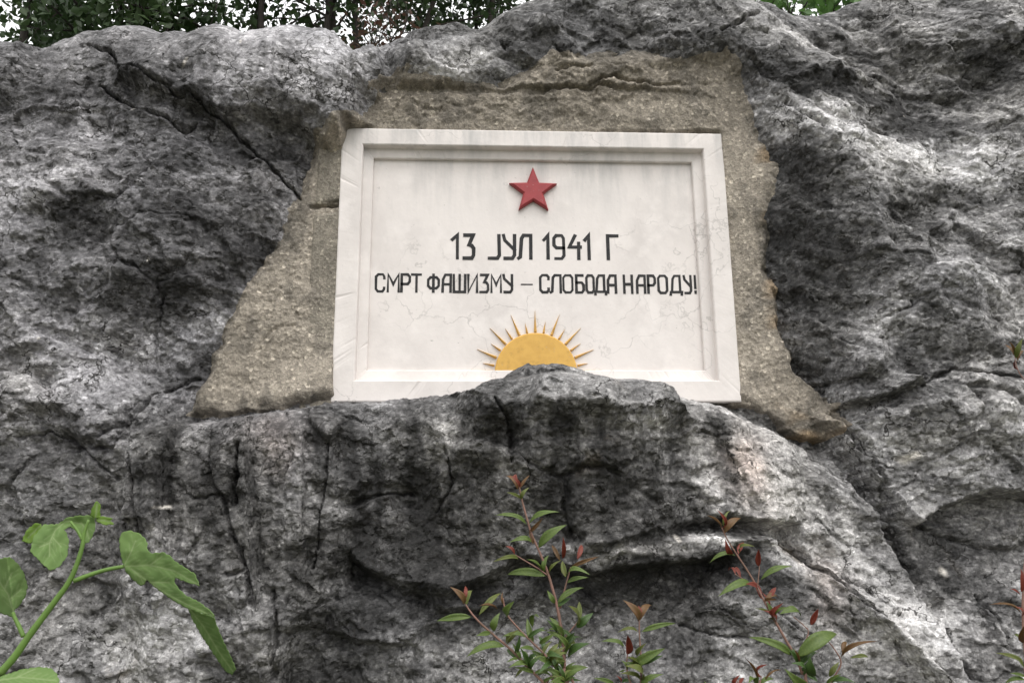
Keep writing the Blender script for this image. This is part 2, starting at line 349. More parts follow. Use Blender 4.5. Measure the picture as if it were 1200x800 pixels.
# thin bright ledge and the beds under the overhang
block([(620,646,.02),(700,634,.02),(830,622,.02),(905,630,.03),(850,652,.01),(760,664,.01),(690,668,.01),(640,664,.01)], .12, .12)
block([(500,690,.03),(560,662,.03),(640,672,.02),(630,705,.012),(560,720,.012),(510,716,.012)], .05, .12)
block([(395,690,.04),(470,700,.04),(500,730,.02),(490,760,.012),(420,756,.012),(380,742,.02)], .05, .1)
block([(150,700,.05),(320,690,.05),(372,700,.03),(360,735,.012),(330,742,.012),(330,830,.05),(150,830,.05)], .05, .12)
block([(230,735,.02),(330,705,.03),(340,760,.02),(310,830,.02),(180,830,.03)], .035, .15)
block([(820,690,.04),(905,636,.02),(965,672,.014),(1000,705,.012),(1060,762,.012),(1110,830,.02),(700,830,.08),(770,740,.08)], .115, .12)
block([(905,640,.03),(940,622,.03),(1010,600,.05),(1050,700,.04),(1125,770,.02),(1130,830,.02),(1105,830,.01),(1060,758,.01),(1010,706,.01),(965,670,.01)], .008, .12)
# right side: wedge between the long fissures, overhanging block, broken nose
block([(1015,540,.02),(1040,575,.015),(1075,613,.015),(1092,650,.015),(1110,700,.03),(1125,730,.04),(1085,700,.02),(1060,640,.014),(1035,590,.014)], .05, .1)
block([(975,490,.04),(1000,470,.05),(1090,455,.08),(1260,440,.1),(1260,575,.012),(1200,578,.012),(1150,583,.012),(1078,613,.015),(1030,560,.02)], .125, .14)
block([(1005,468,.02),(1015,410,.05),(1040,390,.04),(1072,424,.03),(1088,443,.012),(1062,455,.012),(1040,462,.012)], .085, .2, .03)
block([(1008,425,.02),(1030,395,.03),(1050,405,.012),(1032,432,.012),(1010,440,.012)], .02, .22)
block([(900,330,.02),(935,345,.02),(930,375,.03),(950,440,.03),(985,492,.02),(960,470,.03),(920,400,.03)], -.05, .04)
block([(1140,250,.1),(1260,240,.1),(1260,300,.02),(1195,290,.012),(1165,275,.012)], .035, .18)
block([(1040,290,.1),(1200,300,.1),(1210,400,.06),(1120,450,.05),(1070,380,.08)], .03, .18)
block([(1125,690),(1165,640,.02),(1215,600,.02),(1215,830,.04),(1150,830,.02),(1130,760,.02)], .03, .12)
# upper right folds
block([(930,105,.02),(960,112,.05),(1010,160,.05),(1000,190,.08),(960,190,.06),(935,150,.03)], .03, .14)
block([(920,35,.05),(975,50,.03),(1012,85,.03),(990,98,.04),(950,85,.05)], .035, .1)
block([(1060,60,.06),(1200,70,.06),(1210,130,.05),(1080,120,.05)], -.035, .12)
block([(1000,20,.05),(1210,0,.05),(1210,55,.05),(1040,70,.05)], .03, .1)
# upper left boulder with its overhanging belly, and the beds left of it
block([(140,80,.05),(190,55,.05),(250,15,.05),(330,5,.05),(395,40,.03),(420,95,.03),(418,140,.02),(378,152,.012),(345,134,.012),(295,121,.012),(265,132,.014),(200,110,.02)], .07, .12)
block([(300,125,.03),(345,136,.03),(380,153,.03),(345,215,.05),(300,180,.05)], -.05, .06)
block([(118,70,.02),(135,72,.01),(148,78,.01),(130,64,.02)], .02, .12)
block([(-40,30,.04),(18,52,.02),(22,72,.02),(0,110,.03),(-60,110,.05)], .05, .1)
block([(418,62,.015),(440,62,.02),(455,84,.02),(440,102,.012),(420,100,.012),(410,82,.015)], .05, .06)
block([(455,60,.04),(560,40,.04),(600,75,.03),(545,88,.01),(470,90,.01)], .035, .06)
block([(600,52,.03),(690,40,.03),(850,30,.04),(880,62,.02),(740,70,.012),(640,72,.012)], .03, .06)
# facets of the left face
block([(0,340,.03),(30,347,.02),(52,375,.012),(30,398,.012),(-40,410,.03),(-60,340,.05)], .03, .16)
block([(70,330,.06),(150,300,.06),(160,340,.03),(130,385,.014),(75,380,.014)], .022, .17)
block([(20,415,.02),(50,400,.02),(42,425,.012),(20,428,.012)], .02, .16)
block([(150,200,.08),(280,190,.05),(300,230,.05),(250,320,.04),(150,330,.02),(80,300,.05)], .02, .17)
block([(-60,480,.1),(80,470,.06),(130,500,.03),(120,520,.012),(60,505,.012),(-60,510,.02)], .02, .15)
block([(0,590,.05),(25,585,.02),(35,620,.03),(-40,640,.03)], .02, .15)
# fissures
crack([(78,44),(108,50),(122,52),(128,70),(148,74),(170,88),(205,110),(225,112),(255,130),(278,152),(300,172),(345,215)], .0048, .045, .12, .003)
crack([(106,88),(135,112),(160,122),(192,133),(205,145),(222,132)], .0042, .035, .12)
crack([(143,525),(150,545),(140,560),(145,590),(138,620)], .008, .06, .14)
crack([(277,520),(276,545),(271,590)], .006, .05, .2)
crack([(380,520),(376,560),(364,640),(357,668)], .004, .03, .22)
crack([(283,640),(281,670),(262,674)], .004, .025, .18)
crack([(318,690),(322,735),(314,800)], .005, .035, .15)
crack([(210,430),(160,455),(140,480),(118,522),(95,520)], .004, .025, .14)
crack([(965,462),(990,500),(1010,532),(1035,570)], .007, .05, .08)
crack([(1015,535),(1035,570),(1050,610),(1072,668)], .007, .06, .1)
crack([(1005,445),(960,447)], .004, .03, .1)
crack([(915,632),(950,662),(968,670),(1005,710),(1030,728)], .006, .045, .15)
crack([(1030,740),(1048,775)], .005, .035, .15); crack([(985,710),(993,735)], .004, .03, .15)
crack([(1088,450),(1130,428),(1200,440)], .0045, .03, .2)
crack([(1120,740),(1125,770),(1140,800)], .005, .04, .14)
crack([(1160,700),(1170,720),(1184,760)], .004, .03, .14)
crack([(800,733),(830,742),(870,745)], .004, .025, .15)
crack([(845,40),(870,25),(888,22)], .006, .04, .06)
crack([(580,470),(597,500),(600,540)], .006, .035, .24)
crack([(520,520),(530,560),(510,600)], .005, .025, .24)
crack([(0,508),(40,500),(80,520),(120,560)], .0045, .022, .14)
crack([(930,108),(945,130),(965,148)], .0045, .03, .15)
crack([(400,590),(440,575),(478,575)], .006, .035, .24)

CREST = [(-400,60),(-60,50),(0,40),(20,47),(70,44),(110,28),(150,24),(200,29),(250,40),(290,58),(315,56),(340,54),(370,52),(390,44),(402,50),(440,42),(500,27),(560,10),(600,-6),(680,-40),(800,-40),(860,-12),(884,-16),(905,-10),(940,-7),(968,-12),(1000,-22),(1060,-40),(1250,-60),(1600,-60)]
cp = np.array([at(u, v, .06)[[0, 2]] for u, v in CREST])
cz = np.interp(xs, cp[:, 0], cp[:, 1])+.014*fbm(xs*7, xs*0+.5, 2, 91)
# broken, crinkled relief at falling scales; the right side is drawn out along its bedding
HB = H.copy()
RZ = sstep(.35, 1.0, X); ca, sa = math.cos(-.18), math.sin(-.18)
U = (WX*ca+WZ*sa)*(1-.22*RZ); V = (-WX*sa+WZ*ca)*(1+.15*RZ)
f1, e1 = facets(U*3.4+.16*fbm(U*5, V*5, 3, 41), V*4.0+.16*fbm(U*5, V*5, 3, 42), 1, 2.0, .9); f1 = f1*sstep(0, .10, e1)
f2, e2 = facets(U*9+.16*fbm(U*16, V*16, 3, 43), V*12+.16*fbm(U*16, V*16, 3, 44), 2, 1.9, .9); f2 = f2*sstep(0, .14, e2)
f3, e3 = facets(U*24+.2*fbm(U*40, V*40, 2, 45), V*34+.2*fbm(U*40, V*40, 2, 46), 3, 1.6, 1.0); f3 = f3*sstep(0, .2, e3)
cl = at(262, 600, -.2); CLV = sstep(.34, .24, np.abs(X-cl[0]))*sstep(.30, .20, np.abs(Z-cl[2]))
fv, ev = facets(X*9+.25*fbm(X*6, Z*3, 3, 47)+Z*1.2, Z*1.5, 4, 1.6, 1.1); fv = fv*sstep(0, .08, ev)
f1 = f1*(1-.75*CLV); f2 = f2*(1-.5*CLV)
smooth = 1-.65*np.exp(-(((X-xz([(320,70)])[0, 0])/.28)**2+((Z-xz([(320,70)])[0, 1])/.2)**2))     # the boulder's worn cap
bay_d, _ = sdist(xz(BAY, .02), X, Z); calm = 1-.8*sstep(0, .06, bay_d)
rough = smooth*calm*(1-.5*sstep(-.30, -.06, Z-cz[None]))
qx = X+.035*fbm(X*3, Z*3, 2, 52); qz = Z+.035*fbm(X*3, Z*3, 2, 53)+.1*X
BRK = .18+.95*sstep(-.12, .30, fbm(X*2.6, Z*2.6, 3, 54))
tr_ = .075*tri(qx*1.9, qz*2.3, 1)+BRK*(.030*tri(qx*5.2, qz*6.4, 2)+.013*tri(qx*13, qz*17, 3))+(.5+.5*BRK)*.0062*tri(qx*33, qz*42, 4)
H += rough*(1-.5*CLV)*tr_
H += rough*(.014*f1+.0085*f2*(.35+.9*np.clip(fbm(X*3, Z*3, 2, 51)+.4, 0, 1))+.0030*f3)
H += .020*fv*CLV-.012*CLV*np.exp(-(ev/.03)**2)
H += rough*(.003*fbm(U*7, V*9, 3, 61, .5))
H -= rough*(.014*np.exp(-(e1/.022)**2)*np.clip(fbm(X*4, Z*4, 2, 71)*2.2, 0, 1)+.005*np.exp(-(e2/.04)**2)*np.clip(fbm(X*5, Z*5, 2, 72)*2.2, 0, 1))
H = H.astype(np.float32); SR = (1-.25*RZ)
H += rough*(0.0018*fbm3(X*18*SR, -H*22, Z*24, 3, 62, .5, True)+.0024*fbm3(X*60, -H*60, Z*78, 3, 63, .6))
H = H.astype(np.float32)

# colour of the stone: dark crust, grey limestone, pale scoured patches, flecks; plus painted shade under overhangs
def spot(u, v, ru, rv, ang=0, h=.12):
    c = at(u, v, -h); k = 1/392.0; a = math.radians(ang)
    dx = X-c[0]+.05*n_a; dz = Z-c[2]+.05*n_b
    p = (dx*math.cos(a)+dz*math.sin(a))/(ru*k); q = (-dx*math.sin(a)+dz*math.cos(a))/(rv*k)
    return np.exp(-(p*p+q*q))
n_a = fbm(X*6, Z*6, 3, 81); n_b = fbm(X*6, Z*6, 3, 82)
lowb = 0
tone = .34*fbm(X*2.2, Z*2.6, 4, 83)+.52*fbm(U*6, V*9, 5, 84, .62)
for a in [(965,140,48,28,-35,.8),(1115,185,95,28,-8,.65),(1165,165,40,20,-10,.35),(1005,70,40,9,-35,.5),(925,25,30,12,-10,.35),(1100,75,60,20,8,.25),(865,555,38,60,0,.45),(990,690,40,70,40,.4),(960,760,70,30,0,.3),
          (330,70,90,45,0,.28),(230,60,40,20,0,.2),(520,65,45,22,0,.25),(560,55,60,12,10,.2),(90,430,90,60,0,.25),(240,360,40,25,0,.3),(230,215,40,20,0,.3),(60,210,50,20,0,.22),(330,520,40,40,0,.35),(300,600,30,60,0,.15),
          (170,770,50,40,0,.3),(210,745,60,18,0,.3),(640,470,50,25,20,.22),(430,510,60,30,0,.15),(760,640,80,8,6,.5),(830,632,18,5,8,1.0),(1160,500,60,40,0,.2),(1030,380,18,40,-30,.4),(1140,440,60,10,8,.4),(1080,745,60,20,-35,.4),
          (1000,640,8,60,25,.3),(640,770,100,30,0,.25),(740,700,70,35,0,.15),(90,560,70,50,0,.15),(700,500,50,40,0,.22),(1120,320,60,30,0,.15),(850,470,70,18,-10,.22),(920,585,60,22,0,.15)]:
    tone = tone+1.45*a[5]*spot(*a[:5])
for a in [(1000,300,110,60,-12,.26),(1060,120,120,26,-14,.45),(1150,75,70,28,0,.4),(960,230,60,50,0,.12),(1000,20,50,12,0,.1),(720,560,60,60,0,.35),(440,540,60,40,0,.28),(470,640,60,60,0,.3),(150,260,120,50,0,.16),(200,340,110,26,0,.12),
          (700,35,90,22,0,.3),(920,75,70,25,-20,.32),(100,90,80,30,0,.15),(330,170,50,35,0,.05),(250,620,70,70,0,.2),(560,590,50,60,0,.12),(420,520,50,40,0,.1),(450,720,80,40,0,.25),(720,680,100,20,0,.3),(860,670,60,22,0,.25),(940,420,30,60,0,.12),(1140,650,50,40,0,.2),(210,440,50,40,0,.2),(640,590,60,70,0,.12),(580,520,30,50,0,.2)]:  # spots below the overhangs paint the shade of those hollows into the stone
    tone = tone-1.6*a[5]*spot(*a[:5])
fl = fbm3(X*24*SR, -H*34, Z*44+X*6, 4, 85, .6, True); fl2 = fbm3(X*52, -H*70, Z*82+X*8, 3, 86, .65)
tone = tone+.42*(fl-.22)*(.5+.65*RZ)+.38*fl2+.07
lowb = sstep(at(0, 480, -.15)[2]+.02, at(0, 505, -.15)[2], Z)*sstep(at(0, 720, -.15)[2], at(0, 640, -.15)[2], Z)*sstep(at(130, 600, -.15)[0], at(200, 600, -.15)[0], X)*sstep(at(1010, 600, -.15)[0], at(930, 600, -.15)[0], X)
run = fbm(X*6.5+.5*Z, Z*.9, 4, 89, .6); tone = tone+lowb*(-.42*sstep(.02, .35, run)+.30*sstep(.05, .38, -run))          # water stains and washed streaks down the block
diag = fbm(X*5+Z*3.2, (Z-X*.6)*1.1, 4, 90, .6); tone = tone-.35*RZ*sstep(at(0, 330)[2], at(0, 200)[2], Z)*sstep(.05, .4, diag)
L = np.interp(tone, [-.75, -.35, -.1, .12, .35, .6, 1.0, 1.5], [.026, .042, .085, .150, .24, .38, .54, .66]).astype(np.float32)
warm = np.clip(.6+.5*lowb+.9*fbm(X*3.1, Z*3.1, 3, 87), 0, 1.3)[..., None]
purple = np.clip(sstep(-.2, -.9, X)*sstep(-.1, .4, Z-1.75+.2*n_a)*.9+.25, 0, 1)[..., None]
tint = np.array([1.0, .985, .985])*(1-.6*warm)+np.array([1.04, 1.0, .94])*.6*warm
tint = tint*(1-.5*purple)+np.array([1.0, .968, 1.04])*.5*purple
rgb = L[..., None]*tint
pk = (spot(865,545,24,40)+.6*spot(330,520,36,30)+.5*spot(960,690,20,30))[..., None].clip(0, 1); rgb = rgb*(1-pk)+rgb*np.array([1.12, .98, .92])*pk
och = (sstep(.1, .5, fbm(X*9, Z*9, 4, 88))*.5)[..., None]*np.clip(spot(690,500,14,40,-15)+spot(940,640,14,30,35)+spot(105,775,20,16)*2+spot(1110,640,12,40,40), 0, 1)[..., None]; rgb = rgb*(1-och)+np.array([.26, .19, .10])*och
for (u, v, r) in [(148,122,3.2),(275,75,2.5),(787,629,4),(222,80,3.5),(40,395,3),(213,597,3),(186,298,2.2),(1064,536,9),(1134,675,7),(1080,118,2)]:     # fresh chips
    k = np.clip(spot(u, v, r, r*.8)*1.6-.3, 0, 1)[..., None]; rgb = rgb*(1-k)+np.array([.62, .58, .53])*k

# crest: the face turns over its top edge and runs back to the hillside
R = (.16+.04*fbm(xs*3, xs*0+5, 2, 93))[None]; cz = cz[None]+.17*R-.10
th = np.clip((Z-(cz-R))/R, 0, math.radians(78)); arc_end = cz-R+R*math.radians(78); over = np.clip(Z-arc_end, 0, None)
bz = np.minimum(Z, cz-R)+R*np.sin(th)+over*math.cos(math.radians(78)); by = R*(1-np.cos(th))+over*math.sin(math.radians(78))
fade = 1-.6*sstep(0, .6, over)
PX = X; PY = by-np.cos(th)*H*fade; PZ = bz+np.sin(th)*H*fade
rock = link(bpy.data.objects.new('rock_face', gridmesh('rock_face', np.stack([PX, PY, PZ], 2), ROCK, rgb))); rock['kind'] = 'structure'

# ------------------------------------------------------------------ mortar round the tablet
MP = [(362,160),(350,215),(322,285),(282,340),(252,400),(228,455),(212,490),(300,484),(392,466),(500,455),(585,432),(630,420),(700,435),(780,452),(862,474),(900,485),(932,512),(958,521),(984,502),(966,466),(940,438),(922,385),(907,310),(901,255),(912,200),
      (897,168),(884,148),(886,112),(868,72),(846,58),(800,64),(745,52),(690,60),(640,56),(612,78),(560,90),(500,84),(462,88),(436,104),(424,128),(402,142)]
MPz = xz(MP, .01)
r = np.where((ss > MPz[:, 1].min()-.05) & (ss < MPz[:, 1].max()+.05))[0]; c = np.where((xs > MPz[:, 0].min()-.05) & (xs < MPz[:, 0].max()+.05))[0]
q = np.s_[r[0]:r[-1]+1, c[0]:c[-1]+1]; x, z = X[q], Z[q]
wx = x+.022*fbm(x*9, z*9, 5, 101, .6); wz = z+.022*fbm(x*9, z*9, 5, 102, .6)
d, _ = sdist(MPz, wx, wz)
MC = [(390,300,-.014),(390,470,-.014),(400,150,-.016),(620,150,-.016),(850,155,-.016),(860,300,-.016),(872,470,-.012),(620,300,-.02),(360,300,-.004),(300,360,.022),(230,470,.03),(345,200,.0),(620,105,.0),(480,100,.012),(800,100,.0),(700,65,.03),(880,90,.02),
      (895,200,.0),(905,300,.012),(915,420,.012),(965,500,.03),(900,470,.0)]
hm = tps(xz([(a[0], a[1]) for a in MC], 0), np.array([a[2] for a in MC]), x, z)
# the bed joint that has opened over the top rail
jp = xz([(436,106),(470,107),(530,103),(580,102),(640,105),(700,100),(740,104),(800,110),(850,118)], 0)
jz = np.interp(wx, jp[:, 0], jp[:, 1]); dz = wz-jz; jr = sstep(jp[0, 0]-.03, jp[0, 0]+.04, x)*sstep(jp[-1, 0]+.03, jp[-1, 0]-.1, x)
wide = np.where(x < at(640, 105)[0], .0075, .0035)
hm = hm+jr*(.014*sstep(0, .006, dz)*np.exp(-np.clip(dz, 0, None)/.09)-.045*np.exp(-((dz+.004)/wide)**2))
for pts, wd, dp in [([(655,85),(690,80),(730,62),(760,52),(790,45)], .0045, .03), ([(690,98),(720,92),(745,98),(800,100),(845,106)], .004, .03), ([(600,82),(625,76),(650,70)], .004, .025),
                    ([(560,80),(575,92),(590,96)], .005, .03), ([(868,265),(875,290),(868,300)], .003, .015), ([(310,400),(325,385),(345,380)], .003, .006), ([(365,245),(395,240)], .006, .03), ([(372,166),(400,152)], .006, .03), ([(880,285),(888,315),(882,340)], .003, .012)]:
    dd, _ = sdist(xz(pts, 0), wx, wz, False); hm = hm-dp*np.exp(-(dd/wd)**2)
g2, _ = facets(wx*30, wz*30, 5)
lim = sstep(.55, .62, fbm(x*22, z*22, 3, 105)+.5)*sstep(.02, .08, d)
hm = hm+.0055*fbm(x*14, z*14, 4, 103)+.0028*fbm(x*90, z*90, 3, 104, .7)+.0022*g2+.003*lim*fbm(x*60, z*60, 2, 106)
top = sstep(at(0, 150)[2]-.02, at(0, 110)[2], z); hm = hm+top*(.008*fbm(x*20, z*26, 4, 107)+.006*facets(wx*13, wz*17, 6)[0])
floor_ = H[q]+.008
run = .012+.05*top+.03*sstep(at(330, 0)[0], at(250, 0)[0], x)+.02*sstep(at(0, 470)[2], at(0, 400)[2], z)
hin = np.maximum(hm, floor_); hh = np.where(d > 0, hin*sstep(0, 1, d/run)+(1-sstep(0, 1, d/run))*(H[q]-.002), H[q]-.002-np.clip(-d, 0, .03)*1.5)
n1 = fbm(x*5, z*5, 4, 111); n2 = fbm(x*26, z*26, 4, 112, .6)
base = np.array([.325, .288, .238])*(1+.22*n1[..., None]+.25*n2[..., None])
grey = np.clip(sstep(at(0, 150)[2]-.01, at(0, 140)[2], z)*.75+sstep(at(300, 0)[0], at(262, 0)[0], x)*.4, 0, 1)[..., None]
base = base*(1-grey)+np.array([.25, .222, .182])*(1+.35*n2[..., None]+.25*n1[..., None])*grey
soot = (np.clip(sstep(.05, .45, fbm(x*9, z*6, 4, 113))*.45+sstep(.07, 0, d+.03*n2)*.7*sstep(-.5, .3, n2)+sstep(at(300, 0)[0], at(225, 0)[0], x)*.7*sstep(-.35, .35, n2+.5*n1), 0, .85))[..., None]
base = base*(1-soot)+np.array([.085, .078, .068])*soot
och = (np.clip(sstep(.1, .5, fbm(x*4, z*9, 3, 114))*.6, 0, 1)*sstep(at(860, 0)[0], at(880, 0)[0], x))[..., None]; base = base*(1-och)+np.array([.36, .255, .15])*och
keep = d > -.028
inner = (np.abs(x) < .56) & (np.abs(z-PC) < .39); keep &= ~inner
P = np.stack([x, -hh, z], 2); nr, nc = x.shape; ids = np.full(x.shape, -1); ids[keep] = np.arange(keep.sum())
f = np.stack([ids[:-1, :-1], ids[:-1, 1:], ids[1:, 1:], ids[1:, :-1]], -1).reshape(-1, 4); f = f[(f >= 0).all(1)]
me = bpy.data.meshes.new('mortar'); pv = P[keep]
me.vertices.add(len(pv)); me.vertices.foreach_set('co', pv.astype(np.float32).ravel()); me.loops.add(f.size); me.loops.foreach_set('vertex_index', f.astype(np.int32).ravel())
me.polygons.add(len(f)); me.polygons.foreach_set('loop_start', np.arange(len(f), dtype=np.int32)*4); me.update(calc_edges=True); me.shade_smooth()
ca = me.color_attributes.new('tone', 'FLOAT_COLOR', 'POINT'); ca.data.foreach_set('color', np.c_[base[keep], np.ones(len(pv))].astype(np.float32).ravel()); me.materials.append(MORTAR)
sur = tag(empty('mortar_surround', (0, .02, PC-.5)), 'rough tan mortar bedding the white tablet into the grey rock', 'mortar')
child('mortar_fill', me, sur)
# smooth concrete strip beside the tablet's left edge, in two lengths with an open joint between
for quad in ([(371,171),(402,163),(398,236),(366,241)], [(365,247),(398,243),(389,486),(346,490)]):
    qz = xz(quad, 0); n, k = 60, 16
    if quad[0][1] < 200: n = 24
    g = np.zeros((n+1, k+1, 3))
    for i in range(n+1):
        for j in range(k+1):
            a, b = i/n, j/k; t = (1-a)*(1-b)*qz[0]+(1-a)*b*qz[1]+a*b*qz[2]+a*(1-b)*qz[3]
            edge = min(a*n/n*(n*.007), (1-a)*n*.007, b*.09)
            g[i, j] = (t[0], .004+.03*max(0, 1-edge/.010)**2, t[1])
    g[..., 1] += .003*fbm(g[..., 0]*16, g[..., 2]*16, 4, 120); g[..., 0] += .004*fbm(g[..., 2]*14, g[..., 2]*0, 3, 121)*(1-np.linspace(0, 1, k+1))[None]
    # closed at the sides back into the wall
    b0 = g[:1].copy(); b0[..., 1] = .08; b1 = g[-1:].copy(); b1[..., 1] = .08; g = np.concatenate([b0, g, b1]); l0 = g[:, :1].copy(); l0[..., 1] = .08; l1 = g[:, -1:].copy(); l1[..., 1] = .08; g = np.concatenate([l0, g, l1], 1)
    gr_ = fbm(g[..., 0]*20, g[..., 2]*20, 4, 122, .6)[..., None]; gl_ = fbm(g[..., 0]*6, g[..., 2]*3, 3, 123)[..., None]
    child('concrete_block', gridmesh('concrete_block', g[::-1], MORTAR, (np.array([.25, .225, .185])*(1+.3*gr_+.35*gl_))[::-1]), sur)

# ------------------------------------------------------------------ the tablet
W, HT = 1.2, .8625
WF, WP = m_white(False), m_white(True)
tab = tag(empty('memorial_plaque', (0, 0, PC-HT/2)), 'white rendered memorial tablet with Cyrillic inscription set into the rock', 'plaque')
L0 = dict(l=-W/2, r=W/2, b=PC-HT/2, t=PC+HT/2)
def rect(l, r_, b, t): return dict(l=L0['l']+l, r=L0['r']-r_, b=L0['b']+b, t=L0['t']-t)
prof = [((0,0,0,0), .10), ((0,0,0,0), .006), ((.0015,.0015,.0015,.0015), .0015), ((.005,.005,.005,.005), 0), ((.063,.061,.061,.052), 0), ((.0655,.0635,.0635,.0545), .0015), ((.067,.065,.065,.056), .005),
        ((.0675,.0655,.0655,.0565), .024), ((.0695,.0675,.0675,.0585), .0262), ((.094,.092,.098,.083), .0315), ((.0965,.0945,.1005,.0855), .034), ((.097,.095,.101,.086), .0465), ((.115,.113,.119,.104), .047)]
nx, nz = 150, 108
rings = []
for ins, y in prof:
    k = rect(*ins); xa = np.linspace(k['l'], k['r'], nx+1); za = np.linspace(k['b'], k['t'], nz+1)
    p = np.concatenate([np.c_[xa[:-1], np.full(nx, k['b'])], np.c_[np.full(nz, k['r']), za[:-1]], np.c_[xa[:0:-1], np.full(nx, k['t'])], np.c_[np.full(nz, k['l']), za[:0:-1]]])
    rings.append(np.c_[p[:, 0], np.full(len(p), y), p[:, 1]])
G = np.array(rings); j = fbm(G[..., 0]*18, G[..., 2]*18+G[..., 1]*40, 4, 130); j2 = fbm(G[..., 0]*60+5, G[..., 2]*60, 3, 131)
chip = np.clip(fbm(G[..., 0]*26, G[..., 2]*26, 3, 132)-.5, 0, 1)*.008
lip = np.zeros(len(prof)); lip[[2, 3, 4, 5, 6, 9, 10]] = 1
G[..., 1] += (.0005*j+.0002*j2)+chip*lip[:, None]; G[..., 0] += .0005*j2*lip[:, None]; G[..., 2] += .0005*fbm(G[..., 0]*40, G[..., 2]*40+9, 3, 133)*lip[:, None]
G -= np.array([0, 0, PC])
V_ = G.reshape(-1, 3); n = G.shape[1]; F_ = [(a*n+i, a*n+(i+1) % n, (a+1)*n+(i+1) % n, (a+1)*n+i) for a in range(len(prof)-1) for i in range(n)]
def local(o):                                     # the tablet's materials are laid out from its own middle
    o.parent = tab; o.matrix_parent_inverse = Matrix.Translation(-tab.location); o.location = (0, 0, PC); return o
local(link(bpy.data.objects.new('frame', pymesh('frame', V_, F_, WF, False))))
YP = .0468                                        # depth of the sunk field
k = rect(.098, .096, .102, .087); gx, gz = np.meshgrid(np.linspace(k['l']-.012, k['r']+.012, 160), np.linspace(k['b']-.012, k['t']+.012, 110))
yy = YP-.0004+.0010*fbm(gx*4, gz*4, 3, 140)*.6
local(link(bpy.data.objects.new('panel', gridmesh('panel', np.stack([gx, yy, gz-PC], 2), WP))))

BLACK = m_paint('black_letter_paint', (.012, .012, .013), (.03, .028, .027), .6)
RED = m_paint('red_paint', (.31, .048, .052), (.26, .042, .046), .5)
GOLD = m_paint('ochre_paint', (.62, .37, .09), (.55, .32, .075), .5)
def prism(pts, y0, y1, bev=0.0):
    """solid from an outline in (x, z): back at y0, front at y1, front edge drawn in by bev"""
    p = np.array(pts); n = len(p); c = p.mean(0); out = [(a[0], y0, a[1]) for a in p]; y2 = y1
    if bev:
        out += [(a[0], y1+bev, a[1]) for a in p]
        e = np.roll(p, -1, 0)-p; nn = np.c_[-e[:, 1], e[:, 0]]; nn /= np.linalg.norm(nn, axis=1)[:, None]
        area = .5*np.sum(p[:, 0]*np.roll(p[:, 1], -1)-p[:, 1]*np.roll(p[:, 0], -1)); nn *= np.sign(area)
        m = nn+np.roll(nn, 1, 0); m /= np.maximum((m*m).sum(1), .25)[:, None]*.5
        out += [(a[0], y1, a[1]) for a in p+m*bev]
    else: out += [(a[0], y1, a[1]) for a in p]
    fs = []; R_ = len(out)//n
    for a in range(R_-1): fs += [(a*n+i, a*n+(i+1) % n, (a+1)*n+(i+1) % n, (a+1)*n+i) for i in range(n)]
    fs.append(tuple(range((R_-1)*n, R_*n))); return out, fs
def prism_mesh(name, pts, y0, y1, mat, bev=0.0):
    v, f = prism(pts, y0, y1, bev); me = pymesh(name, v, f, mat, False)
    bm = bmesh.new(); bm.from_mesh(me); bmesh.ops.recalc_face_normals(bm, faces=bm.faces); bm.to_mesh(me); bm.free(); return me
# red star
sc_ = at(625, 222.5, YP-.018); r0 = .079
pts = [(sc_[0]+rr*math.sin(a), sc_[2]+rr*math.cos(a)) for i in range(10) for a, rr in [(i*math.pi/5, r0 if i % 2 == 0 else r0*.415)]]
st = child('star', prism_mesh('star', pts, YP+.002, YP-.018, RED, .005), tab); st['label'] = 'raised red five-pointed star'
# rising sun: half disc with nine long and eight short rays
c0 = at(628.5, 437, YP-.012); rx, rz_ = .1235, .124
pts = [(c0[0]+rx*math.cos(a), c0[2]+rz_*math.sin(a)) for a in np.linspace(0, math.pi, 48)]
sun_o = child('rising_sun', prism_mesh('rising_sun', pts, YP+.002, YP-.012, GOLD, .004), tab); sun_o['label'] = 'ochre half sun with spiky rays'
for i in range(17):
    a = math.pi*i/16; lng = i % 2 == 0
    a2 = a+(.05 if i == 0 else -.05 if i == 16 else 0)
    ca_, sa_ = math.cos(a2), math.sin(a2); r1 = .1275; r2 = (.194 if lng else .160)*random.uniform(.97, 1.03); hw = .0054 if lng else .0044
    b = np.array([c0[0]+r1*ca_, c0[2]+r1*sa_]); t = np.array([c0[0]+r2*ca_, c0[2]+r2*sa_*1.02]); nrm = np.array([-sa_, ca_])
    vv = [(b[0]+nrm[0]*hw, YP+.001, b[1]+nrm[1]*hw), (b[0]-nrm[0]*hw, YP+.001, b[1]-nrm[1]*hw), (t[0], YP+.001, t[1]), (b[0], YP-.011, b[1]), (t[0], YP-.003, t[1])]
    rme = pymesh('ray', vv, [(0, 3, 4, 2), (3, 1, 2, 4), (0, 1, 3)], GOLD, False)
    ro = link(bpy.data.objects.new('ray', rme), sun_o)
